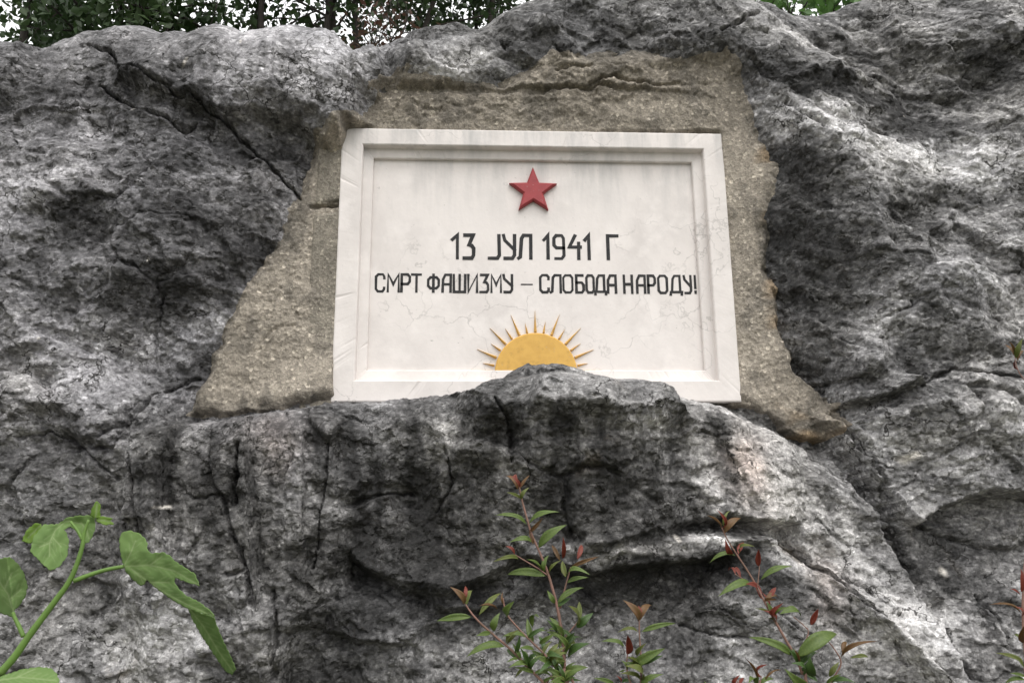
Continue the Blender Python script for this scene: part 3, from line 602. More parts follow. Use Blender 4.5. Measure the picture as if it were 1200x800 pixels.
# stroke alphabet, each letter drawn in a unit box
rnd = [(.22, 1), (.78, 1), (1, .86), (1, .14), (.78, 0), (.22, 0), (0, .14), (0, .86), (.22, 1)]
AL = {'1': [[(.0,.80),(.75,1),(.75,0)]], '3': [[(.05,1),(.95,1),(.5,.58),(.8,.55),(1,.42),(1,.13),(.8,0),(.0,0)]], '9': [[(1,.46),(.25,.46),(0,.58),(0,.88),(.22,1),(.78,1),(1,.88),(1,.13),(.8,0),(.12,0)]],
 '4': [[(.5,1),(0,.5),(1,.5)], [(.8,.68),(.8,0)]], 'J': [[(1,1),(1,.13),(.82,0),(.0,0)]], 'У': [[(0,1),(.1,.78),(1,.36)], [(1,1),(1,.14),(.8,0),(.12,0)]], 'Л': [[(0,0),(.16,.06),(.26,.86),(.42,1),(1,1),(1,0)]],
 'Г': [[(0,0),(0,1),(1,1)]], 'С': [[(1,.76),(1,.88),(.8,1),(.25,1),(0,.86),(0,.14),(.25,0),(.8,0),(1,.12),(1,.22)]], 'М': [[(0,0),(0,1),(.5,.42),(1,1),(1,0)]], 'Р': [[(0,0),(0,1),(.75,1),(1,.86),(1,.58),(.75,.44),(0,.44)]],
 'Т': [[(0,1),(1,1)], [(.5,1),(.5,0)]], 'Ф': [[(.22,.84),(.78,.84),(1,.7),(1,.34),(.78,.2),(.22,.2),(0,.34),(0,.7),(.22,.84)], [(.5,1),(.5,0)]], 'А': [[(0,0),(.02,.72),(.3,1),(1,1),(1,0)], [(0,.44),(1,.44)]],
 'Ш': [[(0,1),(0,0),(1,0),(1,1)], [(.5,1),(.5,0)]], 'И': [[(0,1),(0,0),(1,1),(1,0)]], 'З': [[(.05,1),(.95,1),(.5,.58),(.8,.55),(1,.42),(1,.13),(.8,0),(.0,0)]], '-': [[(0,.45),(1,.45)]],
 'О': [rnd], 'Б': [[(.92,1),(0,1),(0,0),(.75,0),(1,.14),(1,.44),(.75,.58),(0,.58)]], 'Д': [[(.12,.05),(.22,.82),(.4,1),(.85,1),(.85,.05)], [(0,-.1),(0,.05),(1,.05),(1,-.1)]], 'Н': [[(0,0),(0,1)], [(1,0),(1,1)], [(0,.5),(1,.5)]], '!': [[(.5,1),(.5,.28)], [(.5,.1),(.5,0)]]}
def stroke(pts, hw, V, F, y0, y1):
    p = np.array(pts, float); closed = np.allclose(p[0], p[-1]); p = p[:-1] if closed else p; n = len(p); lft = []; rgt = []
    for i in range(n):
        a = p[i]-p[i-1] if (i > 0 or closed) else None; b = p[(i+1) % n]-p[i] if (i < n-1 or closed) else None
        a = None if a is None else a/np.linalg.norm(a); b = None if b is None else b/np.linalg.norm(b)
        if a is None: m = np.array([-b[1], b[0]]); o = p[i]-b*hw*.8
        elif b is None: m = np.array([-a[1], a[0]]); o = p[i]+a*hw*.8
        else:
            m = np.array([-a[1]-b[1], a[0]+b[0]]); m = m/max(m@m, .5)*2; o = p[i]
        jit = 1+.10*random.uniform(-1, 1)
        lft.append(o+m*hw*jit); rgt.append(o-m*hw*jit)
    s = len(V)
    for a, b in zip(lft, rgt): V += [(a[0], y0, a[1]), (b[0], y0, b[1]), (b[0], y1, b[1]), (a[0], y1, a[1])]
    for i in range(n if closed else n-1):
        k = s+4*i; l = s+4*((i+1) % n); F += [(k+3, k+2, l+2, l+3), (k, k+3, l+3, l), (k+2, k+1, l+1, l+2)]
    if not closed: F += [(s, s+1, s+2, s+3), (s+4*n-1, s+4*n-2, s+4*n-3, s+4*n-4)]
random.seed(3)
LINES = [(275, 302, 1.95, 'numeral_or_letter', [('1',530,538),('3',544,555),('J',573,585),('У',590,603),('Л',607,622),('1',637,644),('9',649,661),('4',667,681),('1',685,692),('Г',712,724)]),
         (321.5, 341.5, 1.45, 'letter', [('С',441,450),('М',455,467),('Р',471,480),('Т',483,493),('Ф',502,514),('А',519,528),('Ш',532,545),('И',549,559),('З',563,572),('М',576,587),('У',590,600),('-',611,624),
          ('С',633,643),('Л',645,657),('О',660,671),('Б',675,684),('О',687,696),('Д',697,710),('А',712,722),('Н',731,741),('А',746,756),('Р',759,768),('О',771,782),('Д',785,799),('У',801,810),('!',813,816)])]
for v0, v1, hwp, _, gl in LINES:
    for ch, u0, u1 in gl:
        um = (u0+u1)/2; sl_ = (um-440)/380*2.2                     # the rows drop slightly to the right in the picture
        tl = at(u0, v0+sl_*.9, YP); br = at(u1, v1+sl_*.9, YP); hw = hwp*.00268*random.uniform(.93, 1.07)
        V, F = [], []
        for k_, s_ in enumerate(AL[ch]):
            thin = .55 if ch == '-' else 1
            stroke([(tl[0]+(br[0]-tl[0])*(a+random.uniform(-.02, .02)), br[2]+(tl[2]-br[2])*b) for a, b in s_] if not (len(s_) > 2 and s_[0] == s_[-1]) else [(tl[0]+(br[0]-tl[0])*a, br[2]+(tl[2]-br[2])*b) for a, b in s_], hw*thin, V, F, YP+.002, YP-.0012-.0003*k_)
        nm = 'numeral' if ch.isdigit() else 'dash' if ch == '-' else 'exclamation_mark' if ch == '!' else 'letter'
        child(nm, pymesh(nm, V, F, BLACK, False), tab)

# ------------------------------------------------------------------ plants in front of the rock
def smooth_path(pts, n=6):
    P = [np.array(p, float) for p in pts]; P = [2*P[0]-P[1]]+P+[2*P[-1]-P[-2]]; out = []
    for i in range(1, len(P)-2):
        for k in range(n):
            t = k/n; a, b, c, d = P[i-1], P[i], P[i+1], P[i+2]
            out.append(.5*((2*b)+(-a+c)*t+(2*a-5*b+4*c-d)*t*t+(-a+3*b-3*c+d)*t**3))
    out.append(P[-2]); return np.array(out)
def tube_data(path, r0, r1, V, F, sides=8, knots=0.0, rng=None):
    n = len(path); s = len(V); ref = np.array([.3, 1, .1])
    for i in range(n):
        t = path[min(i+1, n-1)]-path[max(i-1, 0)]; t = t/np.linalg.norm(t); a = np.cross(t, ref); a /= np.linalg.norm(a); b = np.cross(t, a)
        r = r0+(r1-r0)*i/(n-1)
        if knots: r *= 1+knots*math.sin(i*1.9+r0*900)
        for k in range(sides): an = 2*math.pi*k/sides; V.append(path[i]+a*math.cos(an)*r+b*math.sin(an)*r)
    for i in range(n-1):
        for k in range(sides): F.append((s+i*sides+k, s+i*sides+(k+1) % sides, s+(i+1)*sides+(k+1) % sides, s+(i+1)*sides+k))
    F.append(tuple(range(s, s+sides))[::-1]); F.append(tuple(range(s+(n-1)*sides, s+n*sides)))
def tube(name, path, r0, r1, mat, sides=8, knots=0.0):
    V, F = [], []; tube_data(path, r0, r1, V, F, sides, knots); return pymesh(name, V, F, mat)

FIG = m_leaf('fig_leaf', (.145, .235, .075), (.17, .265, .085), (.125, .205, .072), .35, .7, 18, True)
FIGY = m_leaf('young_fig_leaf', (.16, .27, .045), (.20, .32, .06), (.13, .25, .05), .4, .5, 18, True)
FIGS = m_simple('green_stem', (.12, .21, .045), (.10, .17, .04), 60, .5, .2, .001)
GREEN = m_leaf('green_leaf', (.085, .135, .028), (.125, .18, .04), (.15, .19, .05), .35, .38, 26)
DARKG = m_leaf('deep_green_leaf', (.042, .085, .02), (.065, .12, .026), (.055, .095, .024), .3, .35, 26)
OLIVE = m_leaf('olive_leaf', (.12, .16, .035), (.15, .17, .045), (.16, .12, .04), .4, .4, 26)
BRONZE = m_leaf('bronze_leaf', (.16, .075, .028), (.13, .085, .03), (.18, .06, .03), .35, .4, 26)
REDL = m_leaf('red_leaf', (.17, .030, .020), (.22, .05, .028), (.12, .025, .018), .35, .4, 26)
TWIG = m_simple('pinkish_twig', (.23, .125, .10), (.15, .095, .07), 70, .6, .3, .001)
LM = dict(g=GREEN, d=DARKG, o=OLIVE, b=BRONZE, r=REDL)

def lance(name, mat, wide, fold, curl, seed):
    """a pointed leaf one unit long along +x: folded on its midrib, curled, slightly wavy, with a short stalk; thin but solid"""
    rr = random.Random(seed); n = 9; V, F = [], []
    for side in (0, 1):
        for i in range(n):
            t = i/(n-1); wdt = wide*.5*(math.sin(math.pi*min(1, t*1.02)**.8)**.85 if 0 < t < 1 else 0)+.008*(1-t)
            zc = -curl*(t-.45)**2*1.6+curl*.33
            for j in (-1, -.5, 0, .5, 1):
                V.append((t, j*wdt, zc+fold*abs(j)*wdt+.012*math.sin(t*11+j*2+seed)*abs(j)-side*.006))
    m = n*5
    for i in range(n-1):
        for j in range(4):
            a = i*5+j; F.append((a, a+5, a+6, a+1)); F.append((m+a, m+a+1, m+a+6, m+a+5))
    for i in range(n-1):
        for j in (0, 4):
            a = i*5+j; F.append((a, m+a, m+a+5, a+5) if j == 0 else (a+5, m+a+5, m+a, a))
    return pymesh(name, V, F, mat)
LEAF = {k: [lance('leaf', m, .20, .55, .45, 1), lance('leaf', m, .235, .45, .7, 2), lance('leaf', m, .185, .8, .2, 3)] for k, m in LM.items()}
BUD = {k: [lance('leaf', m, .34, 1.2, -.15, 7)] for k, m in LM.items()}

class Shoot:
    """a leafy shoot rooted in the ground; points are read in one enlarged view (origin ou, ov, scale k)"""
    def __init__(s, label, ou, ov, k, Y, group):
        s.ou, s.ov, s.k, s.Y = ou, ov, k, Y; s.parts = []; s.label = label; s.group = group; s.rng = random.Random(ou+ov); s.root = None
    def p(s, X_, Y_, dy=0): return at(s.ou+X_/s.k, s.ov+Y_/s.k, s.Y+dy)
    def stem(s, pts, r0, r1, ground=None, drift=0.0):
        P = [s.p(a, b, drift*i/len(pts)) for i, (a, b) in enumerate(pts)]
        if ground is not None:
            e = P[-1]; P += [e+np.array([.25*ground, .01, -.30]), np.array([e[0]+.7*ground, e[1]+.03, .5]), np.array([e[0]+ground, e[1]+.03, -.03])]
        path = smooth_path(P, 5); me = tube('stem', path, r0*.75, r1*.72, TWIG, 7, .07)
        if s.root is None: s.root = tag(empty('shrub_shoot', tuple(path[-1])), s.label, 'shrub', s.group)
        child('stem', me, s.root)
    def leaves(s, txt, bud=False):
        for it in txt.split(';'):
            f = it.split()
            if not f: continue
            a, b, c, d = map(float, f[0:4]); kind = f[4]; wmul = float(f[5]) if len(f) > 5 else 1.0
            r = s.rng; B = s.p(a, b); T = s.p(c, d, r.uniform(-.030, .022)); D = T-B; Ln = np.linalg.norm(D); D = D/Ln
            toward = CAM-B; toward = toward/np.linalg.norm(toward)
            N = toward*.75+np.array([r.uniform(-.5, .5), -.2, r.uniform(.25, .9)]); N = N-D*(N@D); N /= np.linalg.norm(N); Sd = np.cross(N, D)
            me = r.choice((BUD if bud else LEAF)[kind]); o = link(bpy.data.objects.new('leaf', me), s.root)
            M = Matrix([[D[0]*Ln, Sd[0]*Ln*wmul, N[0]*Ln, B[0]], [D[1]*Ln, Sd[1]*Ln*wmul, N[1]*Ln, B[1]], [D[2]*Ln, Sd[2]*Ln*wmul, N[2]*Ln, B[2]], [0, 0, 0, 1]])
            o.matrix_parent_inverse = Matrix.Translation(-s.root.location); o.matrix_basis = M
def crowd(sh, pts, n, seed, kinds='ggdo', ln=75):
    r = random.Random(seed); txt = []
    for _i in range(n):
        k = r.randrange(len(pts)-1); t = r.random(); x_ = pts[k][0]+(pts[k+1][0]-pts[k][0])*t; y_ = pts[k][1]+(pts[k+1][1]-pts[k][1])*t; an = r.choice((-1, 1))*r.uniform(.35, 1.5); q_ = ln*r.uniform(.6, 1.25)
        txt.append('%f %f %f %f %s %f' % (x_, y_, x_+q_*math.sin(an), y_-q_*math.cos(an), r.choice(kinds), r.uniform(.8, 1.4)))
    sh.leaves(';'.join(txt))
GRP = 'red-tipped shoots in front of the rock'
a = Shoot('tallest red-tipped leafy shoot in front of the rock below the sun emblem', 500, 550, 3.2, -1.15, GRP)
a.stem([(345,60),(360,125),(378,190),(395,245),(428,320),(455,390),(470,440),(490,515),(503,590),(514,660),(516,740),(520,840)], .0016, .0042, .06)
a.stem([(540,365),(528,410),(512,470),(500,520)], .0012, .0020); a.stem([(330,318),(375,345),(420,372),(452,395)], .001, .0016); a.stem([(575,560),(550,590),(522,625),(508,660)], .001, .0018)
a.leaves('345 70 318 22 r;345 70 334 12 r;342 75 296 18 b;350 72 386 20 b;355 112 382 66 o 1.3;352 108 300 84 o;375 205 258 166 g .8;385 202 494 154 g;385 235 436 180 b;420 292 522 204 g 1.3;395 272 312 268 g;400 280 384 214 b;330 318 296 284 r 1.3;'
 '345 335 250 342 o .7;445 398 298 390 g;440 385 456 318 g 1.2;432 378 376 334 g;460 388 502 338 o;522 402 508 340 o 1.5;526 396 608 386 g;526 424 606 402 g;540 368 648 324 b .6;510 332 512 252 r;500 340 468 280 b;565 336 582 278 r 1.2;'
 '480 502 452 452 g 1.4;490 502 588 438 g;488 515 542 480 d 1.6;560 582 538 508 o 1.5;574 566 572 492 o 1.3;562 592 624 536 d 1.5;530 704 608 648 d 1.6;514 704 446 690 d 1.2;500 668 520 604 g;505 600 560 640 d;488 610 450 560 d;'
 '510 745 470 690 d;516 760 560 720 g;500 800 470 755 g;515 790 580 790 d')
b = Shoot('leaning forked shoot with bronze tips growing beside the tallest shoot', 500, 550, 3.2, -1.22, GRP)
b.stem([(146,505),(170,540),(205,578),(258,625),(318,676),(382,742),(440,800),(490,860)], .0014, .0034, .12)
b.leaves('140 505 92 438 b 1.2;150 508 172 448 o 1.4;138 495 146 432 r;165 552 36 566 g 1.1;250 605 272 536 g 1.7;240 612 186 622 g 1.4;292 662 148 696 g 1.1;300 655 340 600 o 1.2;330 690 350 620 d 1.3;345 710 300 720 g;385 745 430 700 d;372 735 330 780 o;400 765 470 770 g')
b.stem([(285,480),(300,540),(340,590),(378,630),(440,690),(490,752),(520,800),(560,870)], .0012, .0030, .06)
b.leaves('300 548 324 494 g 1.6;196 545 280 458 o .8;288 505 284 458 b .8;264 522 196 508 b .7;372 628 284 622 g;400 655 376 556 g 1.2;398 592 418 544 g;402 612 448 602 g;422 652 484 612 g;402 676 346 668 g 1.2;412 690 382 736 d 1.5;440 690 420 620 d 1.2;452 705 500 690 d;430 700 470 640 o;345 600 300 655 o 1.2;470 730 420 760 d;480 745 470 690 g')
crowd(a, [(503,590),(514,660),(516,740),(520,840)], 14, 5); crowd(b, [(378,630),(440,690),(490,752),(520,800)], 18, 6); crowd(b, [(318,676),(382,742),(440,800)], 9, 7)
c_ = Shoot('short shoot with bronze tip and one red bud between two taller shoots', 500, 550, 3.2, -1.10, GRP)
c_.stem([(797,560),(798,620),(803,700),(804,780),(806,860)], .0013, .0030, .03); c_.stem([(753,690),(750,740),(765,800),(795,860)], .0012, .0024)
c_.leaves('795 568 742 488 b 1.3;800 564 844 502 b 1.2;797 562 794 506 r;806 608 934 574 g .8;792 608 716 606 o .8;762 742 894 668 g 1.2;742 664 656 640 g;762 742 774 696 o;704 804 626 780 g;800 806 886 764 g 1.1;720 804 714 770 r;745 750 720 760 g;752 752 730 712 g;790 700 820 650 o;770 790 730 800 d')
crowd(c_, [(803,720),(804,780),(806,860)], 7, 8)
c_.leaves('755 692 752 618 r', True)
e_ = Shoot('slanting shoot with several red buds in front of the pale sloping slab', 820, 580, 3.636, -1.12, GRP)
e_.stem([(88,125),(118,190),(160,255),(210,332),(250,402),(290,480),(328,548),(370,622),(410,690),(436,760),(455,840)], .0013, .0038, -.05)
e_.stem([(255,300),(250,352),(245,398)], .0009, .0013); e_.stem([(150,335),(190,360),(232,384)], .0009, .0013); e_.stem([(400,518),(445,556),(462,590),(415,690)], .0009, .0015); e_.stem([(528,600),(570,650),(602,712),(570,780),(540,860)], .001, .002)
e_.leaves('95 140 80 62 r .8;94 140 30 82 b .7;105 162 174 92 b 1.3;100 132 128 62 o .7;140 252 108 192 r 1.3;165 252 188 198 r 1.3;150 256 40 282 g .8;172 244 226 212 o;262 358 394 298 g .9;222 380 80 424 g;152 335 122 314 r;175 350 140 306 r;262 440 236 366 r 1.2;290 444 326 390 r 1.4;300 470 264 410 r;'
 '312 522 286 452 g 1.5;326 522 372 474 g;340 506 438 512 g;310 512 236 480 o .7;392 682 212 600 g .9;412 692 590 580 g 1.1;602 690 748 616 b .5;612 682 626 618 b;640 694 724 690 o .7;552 772 594 708 o 1.4;480 772 468 688 d 2;502 792 436 748 d 1.4;540 810 600 760 g;560 800 660 792 d 1.2;420 720 400 650 b .7')
e_.leaves('250 302 252 228 r .9;474 552 506 482 r .9', True)
crowd(e_, [(240,380),(290,480),(328,548)], 6, 9, 'rbgo', 60); crowd(e_, [(410,690),(436,760),(455,840)], 8, 10, 'ggdo', 90)
f_ = Shoot('low tuft of red and green leaf tips at the foot of the slanting shoot', 820, 580, 3.636, -1.18, GRP)
f_.stem([(262,770),(258,820),(262,880)], .001, .003, .02); f_.stem([(160,790),(170,840),(200,900)], .001, .002)
f_.leaves('262 775 278 718 r;246 795 196 690 b .4;272 795 346 738 b .4;255 805 316 780 g 1.2;150 812 166 766 r 1.3;170 812 190 776 r;30 820 20 790 g;240 815 210 790 g 1.2;270 820 330 800 g')
g_ = Shoot('sparse tall reddish shoot in front of the overhanging block beyond the diagonal fissure', 800, 533, 3.0, -.95, GRP)
g_.stem([(1205,-380),(1212,-300),(1205,-100),(1212,200),(1200,420),(1196,560),(1205,720),(1215,840)], .0012, .0042, .05); g_.stem([(1168,-345),(1178,-300),(1210,-250)], .001, .0014)
g_.leaves('1190 480 1190 398 r 1.3;1186 492 1152 468 r 1.3;1190 556 1082 520 b .5;1192 565 1172 530 r 1.2;1196 560 1215 500 r 1.4;1194 655 1158 630 o;1194 660 1200 600 b 1.2;1198 740 1104 692 o .8;1200 745 1170 700 g;1168 -345 1132 -390 b;1166 -350 1150 -400 b;1172 -340 1194 -410 o 1.2;1176 -330 1200 -370 b;1180 -300 1165 -330 r;1205 780 1150 765 g 1.2;1205 790 1130 800 g')

# fig sapling at the lower left: traced leaves keep their own distance, tilt, fold and thickness
def zf(X_, Y_): return X_/3.636, 580+Y_/3.636
YF = -1.25
fig = None
def fig_stem(pts, r0, r1, ground=False, name='stem', dy=0):
    global fig
    P = [at(*zf(*p), YF+dy) for p in pts]
    if ground: e = P[0]; P = [np.array([e[0]-.28, e[1]+.05, -.03]), np.array([e[0]-.25, e[1]+.04, .5]), np.array([e[0]-.13, e[1]+.01, e[2]-.3])]+P
    path = smooth_path(P, 5)
    if fig is None: fig = tag(empty('fig_sapling', tuple(path[0])), 'green fig sapling with large lobed leaves and thick green stem', 'sapling')
    child(name, tube(name, path, r0, r1, FIGS, 10, .03), fig)
def fig_leaf(pieces, mat):
    """pieces: (outline, depth function of the view point, vein lines) joined into one folded blade"""
    V, F, T = [], [], []
    for outl, dep, veins in pieces:
        o = np.array(outl, float); n = len(o)
        dense = []
        for i in range(n):
            a, b_ = o[i], o[(i+1) % n]; m_ = max(1, int(np.linalg.norm(b_-a)/9))
            nn = np.array([-(b_-a)[1], (b_-a)[0]])/max(np.linalg.norm(b_-a), 1)
            for k in range(m_): dense.append(a+(b_-a)*k/m_+nn*(2.2*math.sin((i*3+k)*2.3) if k else 0))
        dense = np.array(dense); lo, hi = dense.min(0), dense.max(0)
        gx_, gy_ = np.meshgrid(np.arange(lo[0]+3, hi[0], 4.2), np.arange(lo[1]+3, hi[1], 4.2)); gp = np.c_[gx_.ravel(), gy_.ravel()]+np.random.default_rng(1).uniform(-.8, .8, (gx_.size, 2))
        sdv, _ = sdist(dense, gp[:, 0], gp[:, 1]); gp = gp[sdv > 2.5]
        allp = np.r_[dense, gp]; nd = len(dense)
        vs, es, fs, *_r = delaunay_2d_cdt([Vector(p) for p in allp], [], [list(range(nd))], 1, 1e-4)
        s = len(V)
        vp = np.array([v[:] for v in vs]); tone_ = np.zeros(len(vp)); puck = np.zeros(len(vp))
        fine = []
        for vl in veins:
            vp_ = np.array(vl, float); acc = 0.0; sg = 1
            for k in range(len(vp_)-1):
                e_v = vp_[k+1]-vp_[k]; ln_ = np.linalg.norm(e_v); e_v = e_v/ln_; t = 14.0
                while t < ln_:
                    o_v = vp_[k]+e_v*t; a_ = math.radians(42)*sg; d_v = np.array([e_v[0]*math.cos(a_)-e_v[1]*math.sin(a_), e_v[0]*math.sin(a_)+e_v[1]*math.cos(a_)]); fine.append([o_v, o_v+d_v*22+e_v*3, o_v+d_v*38+e_v*12]); sg = -sg; t += 15
        for vl in fine:
            dv, _ = sdist(np.array(vl, float), vp[:, 0], vp[:, 1], False); tone_ = np.maximum(tone_, np.exp(-(dv/2.3)**2)*.42); puck = np.maximum(puck, np.exp(-(dv/6)**2)*.35)
        for vl in veins:
            dv, _ = sdist(np.array(vl, float), vp[:, 0], vp[:, 1], False); tone_ = np.maximum(tone_, np.exp(-(dv/2.8)**2)); puck = np.maximum(puck, np.exp(-(dv/16)**2))
        for (x_, y_), pk_ in zip(vp, puck):
            u_, v_ = zf(x_, y_); V.append(at(u_, v_, YF+dep(x_, y_)+.0016*pk_+.0008*math.sin(x_*.09)*math.cos(y_*.08)))
        T += list(tone_); F += [tuple(s+i for i in f_i) for f_i in fs]
    me = pymesh('leaf', V, F, mat); ca_ = me.color_attributes.new('tone', 'FLOAT_COLOR', 'POINT'); ca_.data.foreach_set('color', np.repeat(np.array(T)[:, None]*[[1, 1, 1]], 1, 1).astype(np.float32).tolist() and np.c_[np.array(T), np.array(T), np.array(T), np.ones(len(T))].astype(np.float32).ravel())
    o_ = child('leaf', me, fig); so_ = o_.modifiers.new('thickness', 'SOLIDIFY'); so_.thickness = .0007; so_.offset = 0
    return o_
fig_stem([(-60,850),(0,760),(60,690),(130,590),(220,470),(290,375),(325,300),(350,220),(358,165),(378,105)], .0066, .0018, True)
fig_stem([(315,365),(380,340),(450,318),(527,303)], .0030, .0024, name='leaf_stalk'); fig_stem([(100,602),(82,560),(64,524),(55,498)], .0028, .0020, name='leaf_stalk'); fig_stem([(-10,775),(10,772),(25,768)], .0028, .0022, name='leaf_stalk')
fig_stem([(352,190),(330,150),(300,112)], .0022, .0016, name='leaf_stalk')
fig_leaf([([(527,303),(512,240),(508,190),(520,160),(550,150),(590,160),(615,180),(630,205),(626,225),(642,246),(700,243),(730,262),(742,278),(790,310),(830,335),(852,386),(800,372),(748,352),(742,366),(760,395),(790,425),(850,455),(895,490),(916,516),(880,508),(830,492),(790,478),(760,462),(700,422),(640,376),(626,360),(616,380),(600,386),(570,362),(540,330)],
           lambda x_, y_: -.0003*(x_-527)*.6+.00016*max(0, (y_-.62*x_+20))+.00012*max(0, 240-y_), [[(527,303),(640,297),(740,320),(848,382)], [(560,312),(640,372),(720,425),(800,465),(905,512)], [(530,300),(560,240),(578,195)], [(560,312),(600,350),(614,378)], [(640,297),(690,260)], [(640,372),(720,370)]]),
          ([(800,478),(830,492),(880,508),(912,520),(926,560),(946,610),(985,690),(1006,740),(990,766),(958,745),(920,690),(862,602),(822,532)], lambda x_, y_: -.0003*(x_-527)*.6+.012+.0002*(y_-480), [[(810,485),(870,560),(930,660),(995,752)]])], FIG)
fig_leaf([([(250,122),(185,125),(142,180),(128,240),(160,272),(190,302),(215,321),(252,306),(286,260),(294,200),(286,165),(272,148),(300,135),(345,165),(365,205),(380,200),(396,170),(406,140),(405,100),(380,85),(330,88),(285,95)], lambda x_, y_: .0003*(x_-250)*.5-.00008*abs(y_-120), [[(345,120),(280,110),(235,150),(212,200),(210,260)], [(345,115),(370,150),(378,185)], [(225,180),(260,220)], [(220,200),(170,220)]])], FIG)
fig_leaf([([(176,124),(150,118),(112,150),(92,196),(130,206),(160,190),(178,150)], lambda x_, y_: .006, [[(170,130),(120,180)]])], FIGY)
fig_leaf([([(384,84),(395,50),(412,24),(428,40),(426,92),(405,98)], lambda x_, y_: .0004*abs(x_-408), [[(408,92),(414,35)]])], FIGY)
fig_leaf([([(408,104),(415,88),(450,92),(482,100),(470,108),(486,124),(445,127),(415,115)], lambda x_, y_: .004, [[(410,104),(478,112)]])], FIGY)
fig_leaf([([(0,270),(40,262),(75,290),(100,330),(118,385),(108,430),(82,470),(58,495),(72,524),(40,515),(0,500),(-50,485),(-70,400),(-45,300)], lambda x_, y_: .0004*abs(x_-30-(y_-262)*.12), [[(60,505),(35,420),(0,370),(-20,310)], [(45,440),(90,400)], [(20,400),(50,330)]])], FIG)
fig_leaf([([(-60,800),(20,766),(90,742),(160,731),(215,736),(240,756),(254,790),(215,850),(60,880),(-60,860)], lambda x_, y_: -.0005*(y_-735), [[(-20,790),(90,775),(240,790)], [(60,780),(150,740)]])], FIG)

# ------------------------------------------------------------------ trees on the slope above
BARK = m_simple('bark', (.045, .038, .032), (.028, .024, .02), 25, .9, .6, .01)
TL = m_leaf('tree_leaf', (.020, .045, .012), (.035, .065, .016), (.028, .045, .018), .2, .5, 3)
TL2 = m_leaf('bright_tree_leaf', (.06, .14, .03), (.085, .17, .04), (.05, .12, .03), .35, .5, 3)
RB = m_leaf('russet_leaf', (.085, .035, .024), (.06, .04, .02), (.075, .025, .018), .3, .5, 3)
def leaf_cloud(centres, count, size, rng, spread):
    """count folded leaves scattered round twig ends"""
    c = centres[rng.integers(0, len(centres), count)]+rng.normal(0, 1, (count, 3))*spread
    d = rng.normal(0, 1, (count, 3)); d[:, 2] -= .5; d /= np.linalg.norm(d, axis=1)[:, None]
    n = rng.normal(0, 1, (count, 3)); n[:, 2] += .9; n -= d*(n*d).sum(1)[:, None]; n /= np.linalg.norm(n, axis=1)[:, None]; s = np.cross(n, d)
    L_ = (size*rng.uniform(.65, 1.3, count))[:, None]; wd = L_*.30
    p = np.stack([c, c+d*L_*.45+s*wd+n*L_*.10, c+d*L_, c+d*L_*.45-s*wd+n*L_*.10, c+d*L_*.5], 1)
    i = np.arange(count)[:, None]*5
    f = np.concatenate([i+[0, 4, 1], i+[1, 4, 2], i+[2, 4, 3], i+[3, 4, 0]], 1).reshape(-1, 3)
    return p.reshape(-1, 3), f
def trimesh(name, p, f, mat):
    me = bpy.data.meshes.new(name); me.vertices.add(len(p)); me.vertices.foreach_set('co', p.astype(np.float32).ravel()); me.loops.add(f.size); me.loops.foreach_set('vertex_index', f.astype(np.int32).ravel())
    me.polygons.add(len(f)); me.polygons.foreach_set('loop_start', np.arange(len(f), dtype=np.int32)*3); me.update(calc_edges=True); me.materials.append(mat); return me
def hill_z(y): return 3.0*min(1, max(0, (y-.6)/1.6))**2*(3-2*min(1, max(0, (y-.6)/1.6)))+.28*max(0, y-2)-.15
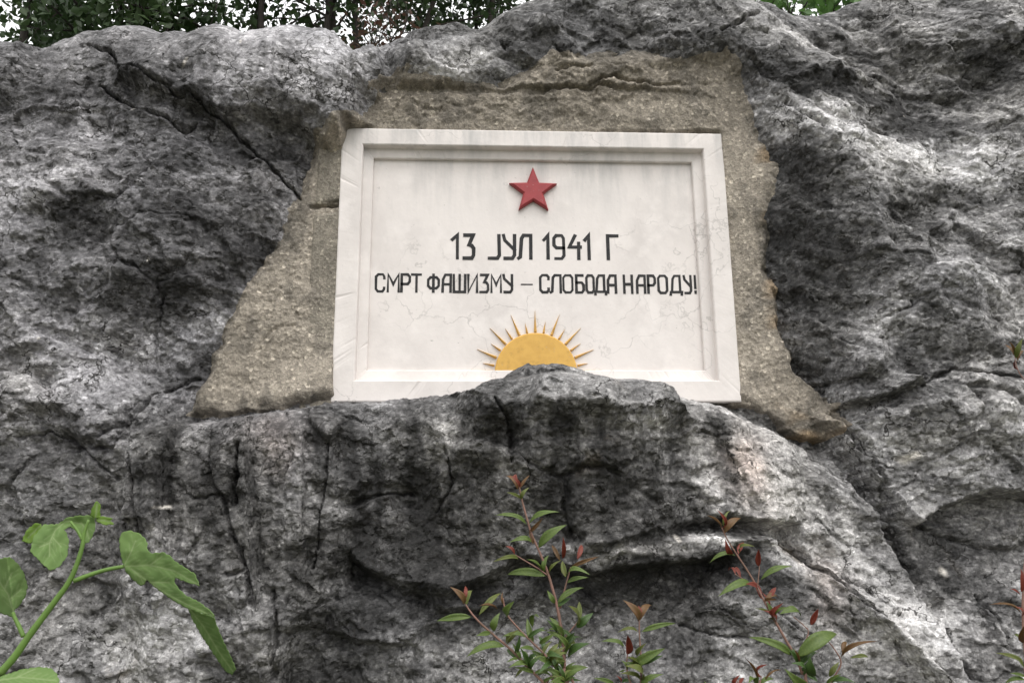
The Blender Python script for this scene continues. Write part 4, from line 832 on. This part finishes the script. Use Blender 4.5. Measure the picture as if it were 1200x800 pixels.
def tree(u, Y, height, rad, first, count, size, seed, label, name='broadleaf_tree', mat=None, trunks=1, tr=.05, zb=None):
    rng = np.random.default_rng(seed); x0 = at(u, 20, Y)[0]; z0 = hill_z(Y)-.15 if zb is None else zb
    t = tag(empty(name, (x0, Y, z0)), label, 'shrub' if 'bush' in name else 'tree', None)
    ends = []
    for k in range(trunks):
        V, F = [], []
        lean = rng.normal(0, .10, 2)*(1.6 if trunks > 1 else 1); b = np.array([x0+(k-(trunks-1)/2)*.16, Y+rng.uniform(-.1, .1), z0])
        tp = [b+np.array([lean[0]*h*height*.6+rng.normal(0, .03), lean[1]*h*height*.4+rng.normal(0, .03), height*h*.85]) for h in np.linspace(0, 1, 6)]; tp[0] = b
        path = smooth_path(tp, 4); tube_data(path, tr*rng.uniform(.8, 1.15), tr*.22, V, F, 8, .05)
        for j in range(16):
            h = rng.uniform(first, .98); o = path[int(h*(len(path)-1))]; a = rng.uniform(0, 2*math.pi); Lb = rad*rng.uniform(.5, 1.1)*(1.15-.5*h)
            e = o+np.array([math.cos(a)*Lb, math.sin(a)*Lb, Lb*rng.uniform(-.1, .65)]); mid = (o+e)/2+np.array([0, 0, .10*Lb])+rng.normal(0, .05*Lb, 3)
            bp = smooth_path([o, mid, e], 4); tube_data(bp, tr*.36*(1.1-h*.5), tr*.07, V, F, 6)
            for q_ in bp[3:]: ends.append(q_)
            for m_ in range(4):
                st_ = bp[rng.integers(2, len(bp))]; e2 = st_+rng.normal(0, .30, 3)*rad*.6; e2[2] += rng.uniform(-.15, .15); m2 = (st_+e2)/2+rng.normal(0, .03, 3)
                b2 = smooth_path([st_, m2, e2], 3); tube_data(b2, tr*.12, tr*.04, V, F, 4)
                for q_ in b2[1:]: ends.append(q_)
        child('trunk', pymesh('trunk', V, F, BARK), t)
    p, f = leaf_cloud(np.array(ends), count, size, rng, .06+rad*.06); child('crown', trimesh('crown', p, f, mat or TL), t)
tree(20, 2.9, 4.2, 1.0, .22, 4300, .065, 1, 'leafy dark tree ending the row, farthest from the russet bush', tr=.05)
tree(135, 2.6, 4.0, .9, .25, 4300, .062, 2, 'dense dark tree behind the crest where the diagonal crack starts')
tree(245, 3.0, 4.4, 1.0, .22, 5200, .065, 3, 'full dark tree directly behind the worn boulder')
tree(360, 2.5, 5.0, .9, .46, 5400, .06, 4, 'tree with close dark trunks where the boulder drops to the gap', trunks=3, tr=.032)
tree(440, 2.8, 5.2, .9, .48, 4600, .06, 5, 'twin trunked tree above the russet bush', trunks=2, tr=.036)
tree(520, 3.1, 5.4, .9, .48, 4200, .06, 6, 'slender tree whose branches reach out over the rising crest', trunks=2, tr=.03)
tree(457, 1.0, .72, .24, .3, 260, .035, 7, 'small russet leaved bush on the crest gap', 'bush', RB, 2, .012, 3.3)
tree(950, .95, 1.0, .36, .3, 1500, .05, 8, 'bright green bush peeping over the dip in the crest', 'bush', TL2, 2, .014, 3.35)
tree(600, 3.6, 5.6, 1.0, .5, 3000, .065, 9, 'leafy tree standing farther back beyond the rising crest', tr=.06)
tree(190, 4.4, 5.6, 1.2, .2, 5000, .075, 10, 'large tree farther back, its foliage filling gaps behind the worn boulder', tr=.08)
tree(60, 4.6, 5.6, 1.2, .2, 4500, .075, 11, 'large tree farther back, behind the leafy tree that ends the row', tr=.08)
